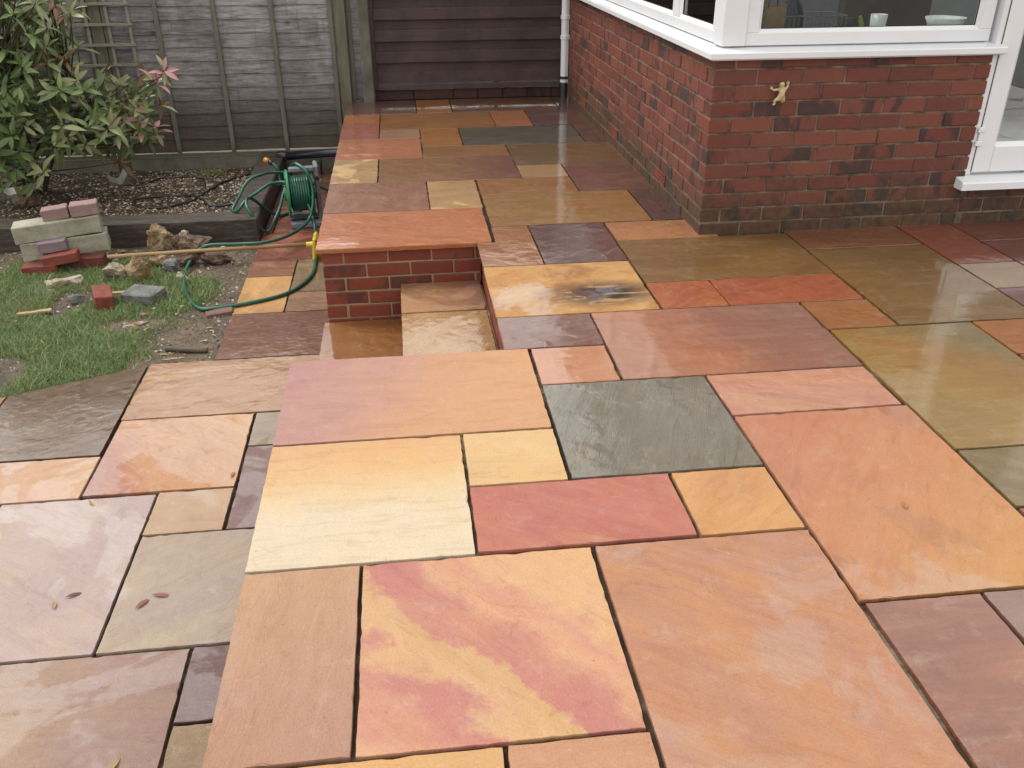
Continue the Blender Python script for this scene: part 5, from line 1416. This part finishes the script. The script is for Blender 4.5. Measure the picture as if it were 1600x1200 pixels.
blk("concrete_block", "lower long pale concrete block in the stack", (-2.315, 6.10, -.545), (.54, .17, .120), (0, R(-2), YW), M_BLOCK, "concrete block")
blk("concrete_block", "upper long pale concrete block in the stack with a dark stain", (-2.34, 6.10, -.421), (.54, .17, .115), (0, R(-3), YW), M_BLOCK, "concrete block")
blk("loose_brick", "mauve brick end on the front of the lower block", (-2.355, 5.975, -.487), (.175, .09, .072), (0, R(-4), R(10)), M_MAUVE, "brick")
blk("loose_brick", "pink brick on top of the stack on its lower side", (-2.335, 6.10, -.305), (.165, .10, .078), (0, R(-5), R(13)), M_PINKB, "brick")
blk("loose_brick", "pink brick on top of the stack next to the taller end", (-2.155, 6.13, -.292), (.175, .11, .082), (0, R(-3), R(13)), M_PINKB, "brick")
blk("loose_brick", "single red brick lying on its side on the lawn", (-1.875, 5.27, -.622), (.105, .19, .105), (R(4), R(5), R(20)), M_REDB, "brick")
blk("loose_brick", "broken brown brick half sunk in the soil against the path edge", (-1.145, 5.03, -.628), (.155, .07, .040), (0, R(-3), R(14)), mat_brick("old_brick", [(150, 116, 102), (138, 104, 92)], (100, 80, 74), .5), "brick")
# timber offcuts
M_OFF = mat_wood("offcut_wood", [(.3, (206, 172, 128)), (.6, (228, 200, 158)), (.8, (190, 152, 108))], dirs=(2, 14, 14))
M_BARK = mat_wood("grey_bark", [(.3, (92, 80, 70)), (.6, (128, 112, 98)), (.8, (104, 90, 78))], dirs=(3, 14, 14))
blk("wood_offcut", "pale timber offcut lying on the lawn", (-2.24, 5.16, -.600), (.19, .035, .014), (0, 0, R(12)), M_OFF, "wood")
blk("wood_offcut", "thin timber strip lying behind the grey paver", (-1.76, 5.43, -.606), (.30, .03, .016), (0, 0, R(3)), M_OFF, "wood")
bm = bmesh.new(); add_tube(bm, catmull([(-.12, .035, .008), (-.05, .012, .012), (.03, -.012, .012), (.12, -.022, .008)], 5), [.008] + [.015] * 14 + [.007], 7)
tag(bm_obj("bark_stick", bm, M_BARK, None, (-1.245, 4.545, -.617), smooth=True), "curved grey stick of bark on the soil beside the path", "stick")
CH = [(-1.15, 4.79), (-1.13, 4.73), (-1.17, 4.66), (-1.36, 4.52), (-1.34, 4.46), (-1.26, 4.47), (-1.20, 4.56), (-1.17, 4.83), (-1.44, 5.02)]
for i, (x, y) in enumerate(CH):
    bm = bmesh.new(); a = srnd.uniform(-.8, .8); l_ = srnd.uniform(.014, .028)
    add_tube(bm, [(-l_, 0, .004), (0, .004, .008), (l_, 0, .003)], [.002, .006, .0015], 5)
    for v in bm.verts: v.co.z *= .4
    tag(bm_obj("wood_chip", bm, M_OFF, None, (x, y, lawn_z(x, y) + .004), (0, 0, a)), "pale splinter of wood on the bare soil beside the path", "wood chip", "wood chips on the soil")
# grey notched block and saucer in the bed
bm = bmesh.new()
prof = [(-.075, 0), (.075, 0), (.075, .10), (.012, .035), (-.012, .035), (-.075, .10)]
A = [bm.verts.new((x, -.055, z)) for x, z in prof]; B = [bm.verts.new((x, .055, z)) for x, z in prof]
bm.faces.new(A); bm.faces.new(B[::-1])
for i in range(6): j = (i + 1) % 6; bm.faces.new((A[j], A[i], B[i], B[j]))
bmesh.ops.recalc_face_normals(bm, faces=bm.faces)
tag(bm_obj("notched_block", bm, mat_conc("pale_green_concrete", (172, 178, 160), (150, 154, 138), .2), None, (-2.44, 7.92, -.565), (R(18), R(-14), R(24))), "grey green V notched concrete block on the gravel under the shrub", "concrete block")
bm = bmesh.new(); add_lathe(bm, [(.001, 0), (.035, 0), (.062, .03), (.058, .03), (.034, .006), (.001, .006)], 20)
tag(bm_obj("white_dish", bm, mat_simple("white_plastic", (.75, .76, .76), .4), None, (-3.10, 7.35, -.47), (R(12), R(8), 0)), "small white dish lying in the bed under the shrub", "dish")
# leaves fallen on the paving
M_DRY = [mat_leaf("dry_leaf", (206, 160, 108), (224, 184, 132), (180, 128, 84)), mat_leaf("red_dry_leaf", (178, 112, 96), (200, 138, 118), (150, 92, 76)), mat_leaf("brown_dry_leaf", (120, 80, 66), (140, 96, 78), (104, 70, 58))]
lv, lf = leaf_verts(.085, .024, .012)
DM = [mesh_from("fallen_leaf", [(x - .04, y, z + .006) for x, y, z in lv], lf, m, True) for m in M_DRY]
for (x, y, z, k, a, s_, lb) in [(-1.285, 2.50, -.598, 0, 1.9, .62, "single yellow leaf on the large lilac slab"), (-1.235, 2.545, -.598, 2, .5, .7, "brown curled leaf beside the yellow leaf on the lilac slab"),
                         (-.985, 2.470, -.598, 1, 1.0, .85, "reddish leaf of a touching pair on the grey tan slab"), (-.930, 2.505, -.598, 1, -.15, .85, "second reddish leaf of a touching pair on the grey tan slab"),
                         (-.905, 1.80, -.598, 0, 1.3, .75, "yellow leaf on the brown mauve slab at the lower level"), (-1.335, 3.11, -.597, 0, -.9, .62, "yellow leaf on the joint beside the pink orange slab"),
                         (-.80, 3.245, -.597, 0, 1.4, .6, "small yellow leaf beside the thin mauve slab"), (1.36, 1.915, .002, 0, 1.25, .6, "small yellow leaf on the large orange slab"),
                         (-1.29, 4.43, -.606, 0, .3, .9, "pale dry leaf on the soil by the paving edge")]:
    o = mobj("fallen_leaf", DM[k], None, (x, y, z), (0, 0, a), (s_, s_, s_)); tag(o, lb, "leaf")
